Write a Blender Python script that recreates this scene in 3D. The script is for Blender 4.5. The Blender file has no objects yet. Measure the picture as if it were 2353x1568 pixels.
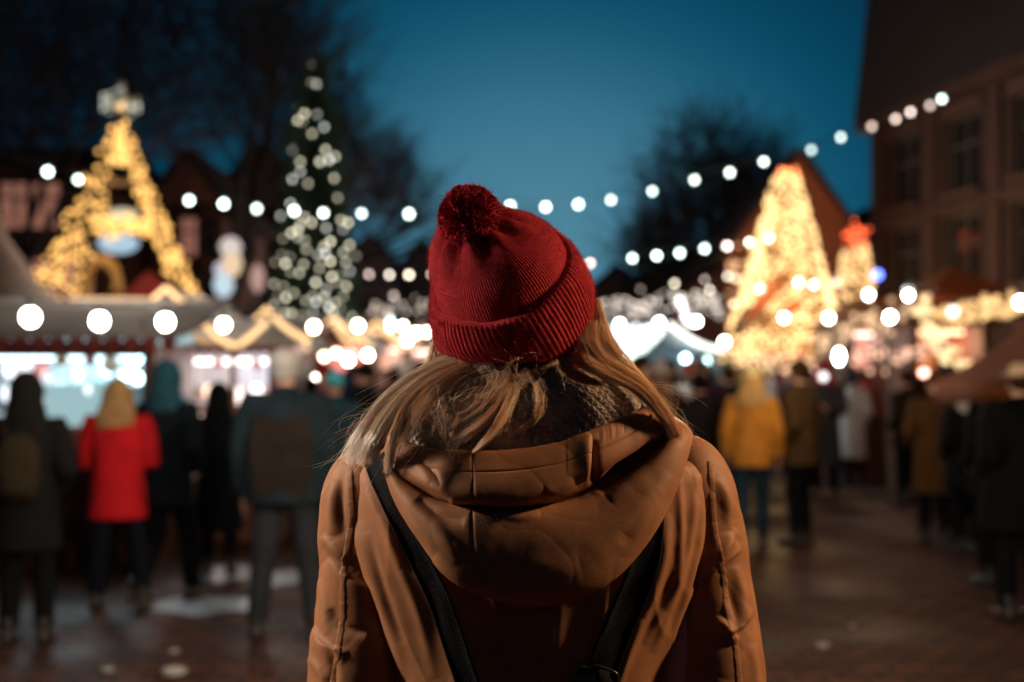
import bpy, math, random
import numpy as np
from mathutils import Vector, Matrix, noise
from mathutils.bvhtree import BVHTree

S = bpy.context.scene
COL = S.collection
RND = random.Random(7)
NR = np.random.default_rng(11)
PI = math.pi
F = 2614.0      # focal length of the 40 mm lens, in pixels of a 2353 px wide picture
EYE = 1.6       # camera height (m)


def P(u, v, d):
    """World point at distance d seen in the direction of pixel (u, v)."""
    return Vector(((u - 1176.5) * d / F, d, EYE - (v - 860) * d / F))


def PX(u, d): return (u - 1176.5) * d / F
def PZ(v, d): return EYE - (v - 860) * d / F


# ------------------------------------------------------------------ materials
def principled(name, col, rough=0.7, metal=0.0, var=0.0, vscale=8.0, bump=0.0, bscale=60.0, sheen=0.0, spec=0.5, sub=0.0):
    m = bpy.data.materials.new(name)
    m.use_nodes = True
    nt = m.node_tree
    b = nt.nodes['Principled BSDF']
    b.inputs['Base Color'].default_value = (*col, 1)
    b.inputs['Roughness'].default_value = rough
    b.inputs['Metallic'].default_value = metal
    b.inputs['Specular IOR Level'].default_value = spec
    if sheen:
        b.inputs['Sheen Weight'].default_value = sheen
        b.inputs['Sheen Roughness'].default_value = 0.4
        b.inputs['Sheen Tint'].default_value = (min(1, col[0] * 2.5 + .1), min(1, col[1] * 2.5 + .05), min(1, col[2] * 2.5 + .05), 1)
    if var or bump:
        tc = nt.nodes.new('ShaderNodeTexCoord')
    if var:
        n = nt.nodes.new('ShaderNodeTexNoise')
        n.inputs['Scale'].default_value = vscale
        n.inputs['Detail'].default_value = 5
        nt.links.new(tc.outputs['Object'], n.inputs['Vector'])
        r = nt.nodes.new('ShaderNodeValToRGB')
        r.color_ramp.elements[0].position = .3
        r.color_ramp.elements[1].position = .7
        r.color_ramp.elements[0].color = (*[c * (1 - var) for c in col], 1)
        r.color_ramp.elements[1].color = (*[min(1, c * (1 + var)) for c in col], 1)
        nt.links.new(n.outputs['Fac'], r.inputs['Fac'])
        nt.links.new(r.outputs['Color'], b.inputs['Base Color'])
    if bump:
        n2 = nt.nodes.new('ShaderNodeTexNoise')
        n2.inputs['Scale'].default_value = bscale
        n2.inputs['Detail'].default_value = 4
        nt.links.new(tc.outputs['Object'], n2.inputs['Vector'])
        bp = nt.nodes.new('ShaderNodeBump')
        bp.inputs['Strength'].default_value = bump
        bp.inputs['Distance'].default_value = 0.01
        nt.links.new(n2.outputs['Fac'], bp.inputs['Height'])
        nt.links.new(bp.outputs['Normal'], b.inputs['Normal'])
    return m


def glow(name, col, strength, sample=False):
    m = bpy.data.materials.new(name)
    m.use_nodes = True
    nt = m.node_tree
    nt.nodes.remove(nt.nodes['Principled BSDF'])
    e = nt.nodes.new('ShaderNodeEmission')
    e.inputs['Color'].default_value = (*col, 1)
    e.inputs['Strength'].default_value = strength
    nt.links.new(e.outputs[0], nt.nodes['Material Output'].inputs['Surface'])
    m.cycles.emission_sampling = 'AUTO' if sample else 'NONE'
    return m


def brick_mat(name, c1, c2, mortar, scale=3.0, rough=.8, bump=.4, coord='Object', vary=.5, bw=.5, rh=.25):
    m = bpy.data.materials.new(name)
    m.use_nodes = True
    nt = m.node_tree
    b = nt.nodes['Principled BSDF']
    b.inputs['Roughness'].default_value = rough
    tc = nt.nodes.new('ShaderNodeTexCoord')
    br = nt.nodes.new('ShaderNodeTexBrick')
    br.inputs['Color1'].default_value = (*c1, 1)
    br.inputs['Color2'].default_value = (*c2, 1)
    br.inputs['Mortar'].default_value = (*mortar, 1)
    br.inputs['Scale'].default_value = scale
    br.inputs['Mortar Size'].default_value = .018 if name != 'cobbles' else .035
    br.inputs['Brick Width'].default_value = bw
    br.inputs['Row Height'].default_value = rh
    nt.links.new(tc.outputs[coord], br.inputs['Vector'])
    n = nt.nodes.new('ShaderNodeTexNoise')
    n.inputs['Scale'].default_value = .7
    n.inputs['Detail'].default_value = 6
    nt.links.new(tc.outputs[coord], n.inputs['Vector'])
    mx = nt.nodes.new('ShaderNodeMix')
    mx.data_type = 'RGBA'
    mx.blend_type = 'MULTIPLY'
    mx.inputs['Factor'].default_value = vary
    nt.links.new(br.outputs['Color'], mx.inputs['A'])
    nt.links.new(n.outputs['Fac'], mx.inputs['B'])
    nt.links.new(mx.outputs['Result'], b.inputs['Base Color'])
    bp = nt.nodes.new('ShaderNodeBump')
    bp.inputs['Strength'].default_value = bump
    bp.inputs['Distance'].default_value = .02
    nt.links.new(br.outputs['Fac'], bp.inputs['Height'])
    bp.invert = True
    nt.links.new(bp.outputs['Normal'], b.inputs['Normal'])
    return m, b, n, nt


# ------------------------------------------------------------------ objects
def tag(o, label=None, cat=None, group=None, kind=None):
    if label: o['label'] = label
    if cat: o['category'] = cat
    if group: o['group'] = group
    if kind: o['kind'] = kind
    return o


def empty(name, loc, rz=0.0):
    o = bpy.data.objects.new(name, None)
    COL.objects.link(o)
    o.location = loc
    o.rotation_euler = (0, 0, rz)
    o.empty_display_size = .1
    return o


def mesh_obj(name, me, parent=None):
    o = bpy.data.objects.new(name, me)
    COL.objects.link(o)
    if parent: o.parent = parent
    return o


def link_mats(o, mats):
    """Give this object its own materials although it shares its mesh."""
    for s, m in zip(o.material_slots, mats):
        s.link = 'OBJECT'
        s.material = m


def fast_mesh(name, verts, loops, sizes, mats, midx=None, smooth=True):
    me = bpy.data.meshes.new(name)
    verts = np.asarray(verts, dtype=np.float32)
    loops = np.asarray(loops, dtype=np.int32)
    sizes = np.asarray(sizes, dtype=np.int32)
    me.vertices.add(len(verts))
    me.vertices.foreach_set('co', verts.ravel())
    me.loops.add(len(loops))
    me.loops.foreach_set('vertex_index', loops)
    me.polygons.add(len(sizes))
    starts = np.concatenate([[0], np.cumsum(sizes)[:-1]]).astype(np.int32)
    me.polygons.foreach_set('loop_start', starts)
    me.polygons.foreach_set('loop_total', sizes)
    for m in mats: me.materials.append(m)
    if midx is not None:
        me.polygons.foreach_set('material_index', np.asarray(midx, dtype=np.int32))
    me.polygons.foreach_set('use_smooth', np.full(len(sizes), smooth, dtype=bool))
    me.update(calc_edges=True)
    me.validate()
    return me


_t = (1 + 5 ** .5) / 2
ICO_V = np.array([(-1, _t, 0), (1, _t, 0), (-1, -_t, 0), (1, -_t, 0), (0, -1, _t), (0, 1, _t), (0, -1, -_t), (0, 1, -_t),
                  (_t, 0, -1), (_t, 0, 1), (-_t, 0, -1), (-_t, 0, 1)]) / math.hypot(1, _t)
ICO_F = [(0, 11, 5), (0, 5, 1), (0, 1, 7), (0, 7, 10), (0, 10, 11), (1, 5, 9), (5, 11, 4), (11, 10, 2), (10, 7, 6), (7, 1, 8),
         (3, 9, 4), (3, 4, 2), (3, 2, 6), (3, 6, 8), (3, 8, 9), (4, 9, 5), (2, 4, 11), (6, 2, 10), (8, 6, 7), (9, 8, 1)]


class MB:
    """Collects shapes; build() links them as ONE mesh object."""

    def __init__(self):
        self.v = []; self.f = []; self.m = []; self.n = 0

    def add(self, verts, faces, mi=0):
        b = self.n
        self.v.extend([tuple(p) for p in verts])
        self.n += len(verts)
        for f in faces:
            self.f.append(tuple(i + b for i in f)); self.m.append(mi)
        return self

    def box(self, c, s, rz=0.0, mi=0, rx=0.0, ry=0.0):
        M = Matrix.Rotation(rz, 3, 'Z') @ Matrix.Rotation(ry, 3, 'Y') @ Matrix.Rotation(rx, 3, 'X')
        vs = []
        for z in (-.5, .5):
            for y in (-.5, .5):
                for x in (-.5, .5):
                    vs.append(Vector(c) + M @ Vector((x * s[0], y * s[1], z * s[2])))
        return self.add(vs, [(0, 2, 3, 1), (4, 5, 7, 6), (0, 1, 5, 4), (2, 6, 7, 3), (0, 4, 6, 2), (1, 3, 7, 5)], mi)

    def ico(self, c, r, mi=0):
        return self.add(ICO_V * r + np.array(c), ICO_F, mi)

    def ball(self, c, r, nu=14, nv=9, mi=0, M=None):
        r = (r, r, r) if not hasattr(r, '__len__') else r
        vs = [Vector((0, 0, -r[2]))]
        for j in range(1, nv):
            t = -PI / 2 + PI * j / nv
            for i in range(nu):
                a = 2 * PI * i / nu
                vs.append(Vector((r[0] * math.cos(a) * math.cos(t), r[1] * math.sin(a) * math.cos(t), r[2] * math.sin(t))))
        vs.append(Vector((0, 0, r[2])))
        if M: vs = [M @ p for p in vs]
        vs = [p + Vector(c) for p in vs]
        fs = [(0, 1 + (i + 1) % nu, 1 + i) for i in range(nu)]
        for j in range(nv - 2):
            a = 1 + j * nu
            for i in range(nu):
                fs.append((a + i, a + (i + 1) % nu, a + nu + (i + 1) % nu, a + nu + i))
        a = 1 + (nv - 2) * nu
        fs += [(a + i, a + (i + 1) % nu, len(vs) - 1) for i in range(nu)]
        return self.add(vs, fs, mi)

    def tube(self, pts, rad, n=10, mi=0, cap=True, ref=None):
        """rad: a number, or one number or (rx, ry) per point; rx runs along ref."""
        pts = [Vector(p) for p in pts]
        if not hasattr(rad, '__len__'): rad = [rad] * len(pts)
        up = Vector(ref) if ref else None
        vs = []
        prev = None
        for k, p in enumerate(pts):
            t = (pts[min(k + 1, len(pts) - 1)] - pts[max(k - 1, 0)])
            t = t.normalized() if t.length > 1e-9 else Vector((0, 0, 1))
            if up is not None: x = up - t * up.dot(t)
            elif prev is not None: x = prev - t * prev.dot(t)
            else:
                a = Vector((1, 0, 0)) if abs(t.x) < .8 else Vector((0, 1, 0))
                x = a - t * a.dot(t)
            x.normalize()
            prev = x
            y = t.cross(x)
            r = rad[k] if hasattr(rad[k], '__len__') else (rad[k], rad[k])
            for i in range(n):
                a = 2 * PI * i / n
                vs.append(p + x * (r[0] * math.cos(a)) + y * (r[1] * math.sin(a)))
        fs = []
        for k in range(len(pts) - 1):
            for i in range(n):
                fs.append((k * n + i, k * n + (i + 1) % n, (k + 1) * n + (i + 1) % n, (k + 1) * n + i))
        if cap:
            fs.append(tuple(reversed(range(n))))
            fs.append(tuple(range((len(pts) - 1) * n, len(pts) * n)))
        return self.add(vs, fs, mi)

    def lathe(self, prof, c=(0, 0, 0), n=24, mi=0):
        vs = []
        for r, z in prof:
            for i in range(n):
                a = 2 * PI * i / n
                vs.append((c[0] + r * math.cos(a), c[1] + r * math.sin(a), c[2] + z))
        fs = []
        for k in range(len(prof) - 1):
            for i in range(n):
                fs.append((k * n + i, k * n + (i + 1) % n, (k + 1) * n + (i + 1) % n, (k + 1) * n + i))
        return self.add(vs, fs, mi)

    def slab(self, outline, thick, mi=0):
        """A flat polygon with thickness along its normal."""
        o = [Vector(p) for p in outline]
        nrm = (o[1] - o[0]).cross(o[2] - o[0]).normalized() * thick
        n = len(o)
        fs = [tuple(range(n)), tuple(reversed(range(n, 2 * n)))]
        fs += [(i, n + i, n + (i + 1) % n, (i + 1) % n) for i in range(n)]
        return self.add(o + [p - nrm for p in o], fs, mi)

    def mesh(self, name, mats, smooth=False):
        loops = [i for f in self.f for i in f]
        return fast_mesh(name, self.v, loops, [len(f) for f in self.f], mats if isinstance(mats, (list, tuple)) else [mats], self.m, smooth)

    def build(self, name, mats, parent=None, smooth=False):
        return mesh_obj(name, self.mesh(name, mats, smooth), parent)

    def fused(self, name, mats, voxel, iters=4):
        """One continuous skin grown round the collected shapes."""
        me = self.mesh(name + '_raw', mats)
        o = mesh_obj(name + '_raw', me)
        r = o.modifiers.new('r', 'REMESH')
        r.mode = 'VOXEL'; r.voxel_size = voxel
        s = o.modifiers.new('s', 'SMOOTH')
        s.iterations = iters; s.factor = .5
        dg = bpy.context.evaluated_depsgraph_get()
        out = bpy.data.meshes.new_from_object(o.evaluated_get(dg))
        out.name = name
        bpy.data.objects.remove(o)
        bpy.data.meshes.remove(me)
        out.materials.clear()
        for m in (mats if isinstance(mats, (list, tuple)) else [mats]): out.materials.append(m)
        out.polygons.foreach_set('use_smooth', np.ones(len(out.polygons), dtype=bool))
        return out


def grid_mesh(name, V, mats, closed_u=False, flip=False):
    """V: (rows, cols, 3) array -> quad mesh."""
    r, c, _ = V.shape
    idx = np.arange(r * c).reshape(r, c)
    if closed_u: idx = np.concatenate([idx, idx[:, :1]], 1)
    a, b, d, e = idx[:-1, :-1], idx[:-1, 1:], idx[1:, 1:], idx[1:, :-1]
    q = np.stack([a, b, d, e] if not flip else [a, e, d, b], -1).reshape(-1, 4)
    return fast_mesh(name, V.reshape(-1, 3), q.ravel(), np.full(len(q), 4), mats)


def strands(paths, radii, nside=3):
    """paths (N,K,3), radii (N,K) -> verts, quads of thin tapered fibres."""
    N, K, _ = paths.shape
    t = np.gradient(paths, axis=1)
    t /= np.linalg.norm(t, axis=2, keepdims=True) + 1e-12
    a = np.where(np.abs(t[..., 2:3]) < .9, np.array([[[0, 0, 1.]]]), np.array([[[1., 0, 0]]]))
    x = np.cross(t, a); x /= np.linalg.norm(x, axis=2, keepdims=True) + 1e-12
    y = np.cross(t, x)
    ang = np.arange(nside) * 2 * PI / nside
    V = paths[:, :, None] + radii[:, :, None, None] * (np.cos(ang)[:, None] * x[:, :, None] + np.sin(ang)[:, None] * y[:, :, None])
    idx = np.arange(N * K * nside).reshape(N, K, nside)
    nx = np.roll(idx, -1, 2)
    q = np.stack([idx[:, :-1], nx[:, :-1], nx[:, 1:], idx[:, 1:]], -1)
    return V.reshape(-1, 3), q.reshape(N, -1, 4)


def catmull(pts, n):
    """Dense smooth curve through pts (K,D) -> (n,D)."""
    pts = np.asarray(pts, float)
    K = len(pts)
    ext = np.vstack([2 * pts[0] - pts[1], pts, 2 * pts[-1] - pts[-2]])
    x = np.linspace(0, K - 1, n)
    i = np.clip(x.astype(int), 0, K - 2)
    f = (x - i)[:, None]
    p0, p1, p2, p3 = ext[i], ext[i + 1], ext[i + 2], ext[i + 3]
    return .5 * (2 * p1 + (p2 - p0) * f + (2 * p0 - 5 * p1 + 4 * p2 - p3) * f * f + (3 * p1 - p0 - 3 * p2 + p3) * f ** 3)


def smooth_noise(V, scale, seed=0):
    """Sum of a few octaves of value noise at the points V (…,3)."""
    sh = V.shape[:-1]
    X = V.reshape(-1, 3) * scale
    out = np.empty(len(X))
    o = Vector((seed * 7.3, seed * 3.1, seed * 1.7))
    for i, p in enumerate(X):
        out[i] = noise.noise(Vector(p) + o)
    return out.reshape(sh)


def lamp(name, loc, watts, col, size=.12):
    l = bpy.data.lights.new(name, 'POINT')
    l.energy = watts; l.color = col; l.shadow_soft_size = size
    o = bpy.data.objects.new(name, l)
    COL.objects.link(o)
    o.location = loc
    return o
# ------------------------------------------------------------------ people
SKIN = principled('skin', (.50, .27, .19), .55, sub=.1, var=.12, vscale=14)
SHOE = principled('boot_leather', (.018, .014, .012), .5)
ARMS = {
    'hang': ((.19, .0, 1.415), (.245, -.03, 1.145), (.255, .055, .885), (.1, .25, -1)),
    'pocket': ((.19, .0, 1.415), (.265, -.07, 1.15), (.185, .125, .985), (-.6, .55, -.6)),
    'fold': ((.19, .0, 1.415), (.245, .01, 1.135), (.075, .235, 1.16), (-.55, .8, .25)),
    'reach': ((.19, .02, 1.415), (.22, .17, 1.19), (.14, .40, 1.21), (-.1, 1, .1)),
}
LEGS = {
    'stand': (((.09, 0, .93), (.10, .02, .50), (.112, -.015, .085)), ((-.09, 0, .93), (-.10, .02, .50), (-.112, -.015, .085))),
    'walk': (((.09, 0, .93), (.095, .12, .51), (.10, .16, .085)), ((-.09, 0, .93), (-.095, .0, .50), (-.10, -.22, .12))),
    'wide': (((.09, 0, .93), (.14, .03, .50), (.185, -.015, .085)), ((-.09, 0, .93), (-.13, .0, .50), (-.17, .02, .085))),
    'woman': (((.085, .0, .93), (.09, .015, .50), (.095, -.015, .085)), ((-.085, 0, .93), (-.09, .015, .50), (-.095, -.015, .085))),
}


def mirror(p): return (-p[0], p[1], p[2])


def add_hand(b, wrist, direction, side):
    d = Vector(direction).normalized()
    out = Vector((side, 0, 0))
    flat = out - d * out.dot(d)
    flat.normalize()
    across = d.cross(flat)
    w = Vector(wrist)
    b.tube([w - d * .02, w + d * .03, w + d * .085], [(.018, .026), (.016, .038), (.013, .036)], 10, ref=flat)
    for k, (ln, off) in enumerate(((.070, .030), (.079, .0105), (.073, -.0095), (.056, -.029))):
        a = w + d * .083 + across * off
        j = a + d * ln * .5 - flat * (.004 + .003 * k)
        e = a + d * ln * .92 - flat * (.016 + .005 * k)
        b.tube([a - d * .012, j, e], [.0088, .0082, .0068], 7)
    a = w + d * .025 + across * .030
    b.tube([a, a + d * .028 + across * .024, a + d * .058 + across * .030 - flat * .012], [.0115, .0100, .0078], 7)


def body_mesh(arms, legs):
    b = MB()
    b.ball((0, .012, 1.645), (.073, .094, .108), 18, 12)                       # skull
    b.tube([(0, .045, 1.60), (0, .060, 1.555)], [(.056, .055), (.030, .028)], 12, ref=(1, 0, 0))   # jaw
    b.tube([(0, .098, 1.665), (0, .122, 1.622), (0, .104, 1.616)], [.009, .015, .010], 8)          # nose
    b.tube([(-.022, .096, 1.582), (0, .104, 1.584), (.022, .096, 1.582)], [.006, .009, .006], 7)   # lips
    for s in (-1, 1):
        b.ball((s * .075, .005, 1.637), (.010, .018, .030), 10, 7)             # ears
        b.ball((s * .031, .094, 1.672), (.018, .010, .007), 8, 6)              # brows
    b.tube([(0, -.015, 1.44), (0, -.005, 1.50), (0, .008, 1.58)], [(.064, .062), (.054, .056), (.055, .060)], 14, ref=(1, 0, 0))
    b.tube([(0, 0, .90), (0, 0, 1.0), (0, .0, 1.10), (0, .0, 1.22), (0, -.005, 1.34), (0, -.01, 1.42), (0, -.01, 1.465)],
           [(.135, .105), (.155, .115), (.130, .098), (.148, .108), (.168, .112), (.160, .090), (.075, .065)], 20, ref=(1, 0, 0))
    for s in (-1, 1):
        a = [p if s > 0 else mirror(p) for p in arms]
        b.tube([(s * .12, -.005, 1.42), a[0], [(x + y) / 2 for x, y in zip(a[0], a[1])], a[1]], [.058, .058, .047, .041], 12)
        b.tube([a[1], [(x * .6 + y * .4) for x, y in zip(a[1], a[2])], a[2]], [.042, .042, .028], 12)
        add_hand(b, a[2], a[3], s)
    for k, l in enumerate(legs):
        m1 = [(x + y) / 2 for x, y in zip(l[0], l[1])]
        m2 = [(x * .65 + y * .35) for x, y in zip(l[1], l[2])]
        b.tube([l[0], m1, l[1], m2, l[2]], [.086, .074, .055, .056, .040], 14)
        x, y, z = l[2]
        b.tube([(x, y - .055, z - .035), (x, y, z - .03), (x, y + .10, z - .05), (x, y + .17, z - .06)], [(.035, .035), (.04, .045), (.042, .03), (.03, .018)], 12, ref=(1, 0, 0))
    return b.fused('person_body', [SKIN], .0105, 3)


def coat_mesh(arms, hem, bulk=1.0, puffer=False, collar=True):
    b = MB()
    zs = np.linspace(hem, 1.47, 26)
    pts, rad = [], []
    for z in zs:
        rx = np.interp(z, [.3, .8, .95, 1.1, 1.25, 1.38, 1.44, 1.47], [.235, .205, .195, .178, .195, .205, .185, .11])
        ry = np.interp(z, [.3, .8, .95, 1.1, 1.25, 1.38, 1.44, 1.47], [.175, .155, .150, .140, .148, .145, .115, .085])
        g = 1.0
        if puffer: g += .035 * abs(math.sin(z * PI / .085)) - .01
        pts.append((0, -.005, z)); rad.append((rx * bulk * g, ry * bulk * g))
    b.tube(pts, rad, 28, ref=(1, 0, 0))
    if collar:
        b.tube([(0, -.012, 1.43), (0, -.006, 1.49), (0, .0, 1.535)], [(.105, .095), (.084, .080), (.076, .080)], 18, ref=(1, 0, 0))
    for s in (-1, 1):
        a = [Vector(p if s > 0 else mirror(p)) for p in arms[:3]]
        path = [Vector((s * .11, -.005, 1.405)), a[0]] + [a[0].lerp(a[1], t) for t in (.25, .5, .75)] + [a[1]] + [a[1].lerp(a[2], t) for t in (.3, .6, .93)]
        r = [.078, .086, .082, .077, .072, .072, .068, .063, .056]
        r = [x * bulk * (1 + (.05 * math.sin(i * 2.4) if puffer else .02 * math.sin(i * 2.1))) for i, x in enumerate(r)]
        b.tube(path, r, 14)
    return b.fused('person_coat', [SKIN], .016, 3)


def trousers_mesh(legs):
    b = MB()
    b.tube([(0, 0, .80), (0, 0, .90), (0, 0, 1.02)], [(.145, .115), (.172, .128), (.16, .12)], 20, ref=(1, 0, 0))
    for l in legs:
        m1 = [(x + y) / 2 for x, y in zip(l[0], l[1])]
        m2 = [(x + y) / 2 for x, y in zip(l[1], l[2])]
        b.tube([l[0], m1, l[1], m2, (l[2][0], l[2][1], l[2][2] + .02)], [.098, .090, .076, .070, .064], 14)
    return b.fused('person_trousers', [SKIN], .016, 3)


def shoe_mesh(l):
    b = MB()
    x, y, z = l[2]
    b.tube([(x, y - .075, z - .045), (x, y - .02, z - .04), (x, y + .09, z - .05), (x, y + .175, z - .058), (x, y + .20, z - .062)],
           [(.036, .040), (.046, .045), (.050, .036), (.042, .027), (.02, .018)], 14, ref=(1, 0, 0))
    b.tube([(x, y - .01, z - .03), (x, y - .012, z + .10)], [(.050, .058), (.052, .055)], 12, ref=(1, 0, 0))
    return b.fused('shoe', [SHOE], .011, 2)


def head_meshes():
    H = {}
    b = MB(); b.ball((0, -.004, 1.662), (.086, .104, .112), 18, 12)
    b.tube([(0, -.055, 1.66), (0, -.062, 1.58)], [(.07, .045), (.058, .032)], 14, ref=(1, 0, 0))
    for s in (-1, 1): b.ball((s * .058, .055, 1.715), (.03, .035, .03), 8, 6)
    H['short hair'] = b.fused('hair', [SKIN], .012, 2)
    b = MB(); b.ball((0, -.006, 1.664), (.094, .108, .116), 18, 12)
    b.tube([(0, -.05, 1.67), (0, -.078, 1.58), (0, -.112, 1.48), (.01, -.128, 1.39)], [(.088, .06), (.112, .062), (.150, .052), (.135, .034)], 16, ref=(1, 0, 0))
    for s in (-1, 1):
        b.tube([(s * .075, .0, 1.68), (s * .092, -.01, 1.58), (s * .10, .0, 1.46)], [.035, .036, .028], 10)
    H['long hair'] = b.fused('hair', [SKIN], .012, 2)
    b = MB(); b.ball((0, -.004, 1.690), (.089, .108, .102), 18, 12)
    b.tube([(0, .0, 1.655), (0, -.002, 1.70)], [(.095, .113), (.094, .112)], 20, ref=(1, 0, 0))
    H['beanie'] = b.fused('beanie', [SKIN], .012, 2)
    b = MB(); b.ball((0, -.004, 1.690), (.089, .108, .102), 18, 12)
    b.tube([(0, .0, 1.655), (0, -.002, 1.70)], [(.096, .114), (.095, .113)], 20, ref=(1, 0, 0))
    b.ball((0, -.01, 1.815), .038, 12, 9)
    H['bobble hat'] = b.fused('bobble_hat', [SKIN], .012, 2)
    b = MB(); b.ball((0, -.012, 1.655), (.112, .122, .145), 20, 14)
    b.tube([(0, -.03, 1.62), (0, -.035, 1.50), (0, -.03, 1.42)], [(.110, .105), (.135, .11), (.165, .115)], 18, ref=(1, 0, 0))
    H['hood'] = b.fused('hood', [SKIN], .013, 2)
    b = MB(); b.ball((0, -.002, 1.695), (.090, .106, .075), 18, 10)
    b.tube([(0, .09, 1.69), (0, .17, 1.68)], [(.075, .010), (.055, .008)], 14, ref=(1, 0, 0))
    H['flat cap'] = b.fused('flat_cap', [SKIN], .011, 2)
    b = MB(); b.tube([(0, -.006, 1.47), (0, 0, 1.52), (0, .004, 1.57)], [(.108, .105), (.112, .110), (.085, .088)], 18, ref=(1, 0, 0))
    b.tube([(.06, .09, 1.52), (.07, .135, 1.40), (.075, .14, 1.25)], [(.04, .022), (.042, .02), (.04, .015)], 10, ref=(1, 0, 0))
    H['scarf'] = b.fused('scarf', [SKIN], .012, 2)
    b = MB()
    b.tube([(0, -.20, .98), (0, -.215, 1.08), (0, -.215, 1.28), (0, -.195, 1.38)], [(.12, .055), (.145, .075), (.135, .07), (.09, .04)], 18, ref=(1, 0, 0))
    b.tube([(0, -.28, 1.02), (0, -.285, 1.14)], [(.10, .03), (.095, .025)], 14, ref=(1, 0, 0))
    for s in (-1, 1):
        b.tube([(s * .10, -.17, 1.38), (s * .115, -.07, 1.492), (s * .125, .09, 1.45), (s * .135, .165, 1.30), (s * .15, .13, 1.10), (s * .13, -.13, 1.02)], [(.022, .008)] * 6, 8, ref=(1, 0, 0))
    H['backpack'] = b.fused('backpack', [SKIN], .011, 2)
    b = MB()
    b.box((0, 0, -.19), (.30, .10, .36)); b.tube([(-.08, 0, -.01), (-.06, 0, .10), (.06, 0, .10), (.08, 0, -.01)], .008, 6)
    H['bag'] = b.fused('bag', [SKIN], .011, 2)
    return H


_cache = {}


def cached(kind, fn, *key):
    k = (kind,) + key
    if k not in _cache: _cache[k] = fn()
    return _cache[k]


_cloth = {}


def cloth(col, kind='coat'):
    k = (tuple(col), kind)
    if k not in _cloth:
        _cloth[k] = principled('%s_fabric' % kind, col if max(col) > .2 else tuple(c * .4 for c in col), .9 if kind != 'puffer' else .5, spec=.06, var=.18, vscale=9, bump=.25, bscale=55, sheen=.0 if kind != 'wool' else .3)
    return _cloth[k]


HEADS = head_meshes()
EYE_DARK = principled('eye', (.02, .015, .012), .2)
EYE1 = MB().ball((0, 0, 0), (.012, .008, .008), 8, 6).mesh('eye', [EYE_DARK], True)


def eyes(root):
    for sx in (-1, 1):
        o = mesh_obj('eye', EYE1, root); o.location = (sx * .031, .096, 1.655)


HAIRC = {'blond': (.42, .25, .10), 'brown': (.07, .035, .018), 'dark': (.015, .011, .010), 'grey': (.34, .33, .32), 'white': (.55, .53, .5), 'ginger': (.28, .10, .03)}


def person(label, u, v_feet, height, yaw, coat, hem=.80, trousers=(.02, .022, .03), head='short hair', head_col=(.03, .02, .015),
           arms='hang', legs='stand', bulk=1.0, puffer=False, group=None, under=None, under_col=None, scarf=None, lean=0.0, detail=True, d=None):
    """A standing figure facing away from the camera at yaw 0, its feet on the ground below pixel row v_feet."""
    d = d or EYE * F / (v_feet - 860)
    A, L = ARMS[arms], LEGS[legs]
    bm = cached('body', lambda: body_mesh(A, L), arms, legs)
    root = mesh_obj('person', bm)
    tag(root, label, 'person', group)
    s = height / 1.75
    root.location = (PX(u, d), d, 0.0)
    root.scale = (s, s, s)
    root.rotation_euler = (lean, 0, yaw)
    c = mesh_obj('coat', cached('coat', lambda: coat_mesh(A, hem, bulk, puffer), arms, hem, bulk, puffer), root)
    link_mats(c, [cloth(coat, 'puffer' if puffer else 'coat')])
    t = mesh_obj('trousers', cached('trousers', lambda: trousers_mesh(L), legs), root)
    link_mats(t, [cloth(trousers, 'trouser')])
    for k in (0, 1):
        mesh_obj('shoe', cached('shoe', lambda: shoe_mesh(L[k]), legs, k), root)
    if under:
        h = mesh_obj('hair', HEADS[under], root); link_mats(h, [cloth(under_col or HAIRC['brown'], 'hair')])
    nm = {'short hair': 'hair', 'long hair': 'hair', 'bobble hat': 'bobble_hat', 'flat cap': 'flat_cap'}.get(head, head)
    h = mesh_obj(nm, HEADS[head], root)
    link_mats(h, [cloth(head_col, 'wool' if 'hair' not in head else 'hair')])
    if scarf:
        q = mesh_obj('scarf', HEADS['scarf'], root); link_mats(q, [cloth(scarf, 'wool')])
    if detail: eyes(root)
    return root
# ------------------------------------------------------------------ the woman in the foreground
CAM0 = np.array([0, 0, EYE])


def uv_of(V):
    return np.stack([1176.5 + V[..., 0] * F / V[..., 1], 860 - (V[..., 2] - EYE) * F / V[..., 1]], -1)


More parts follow.
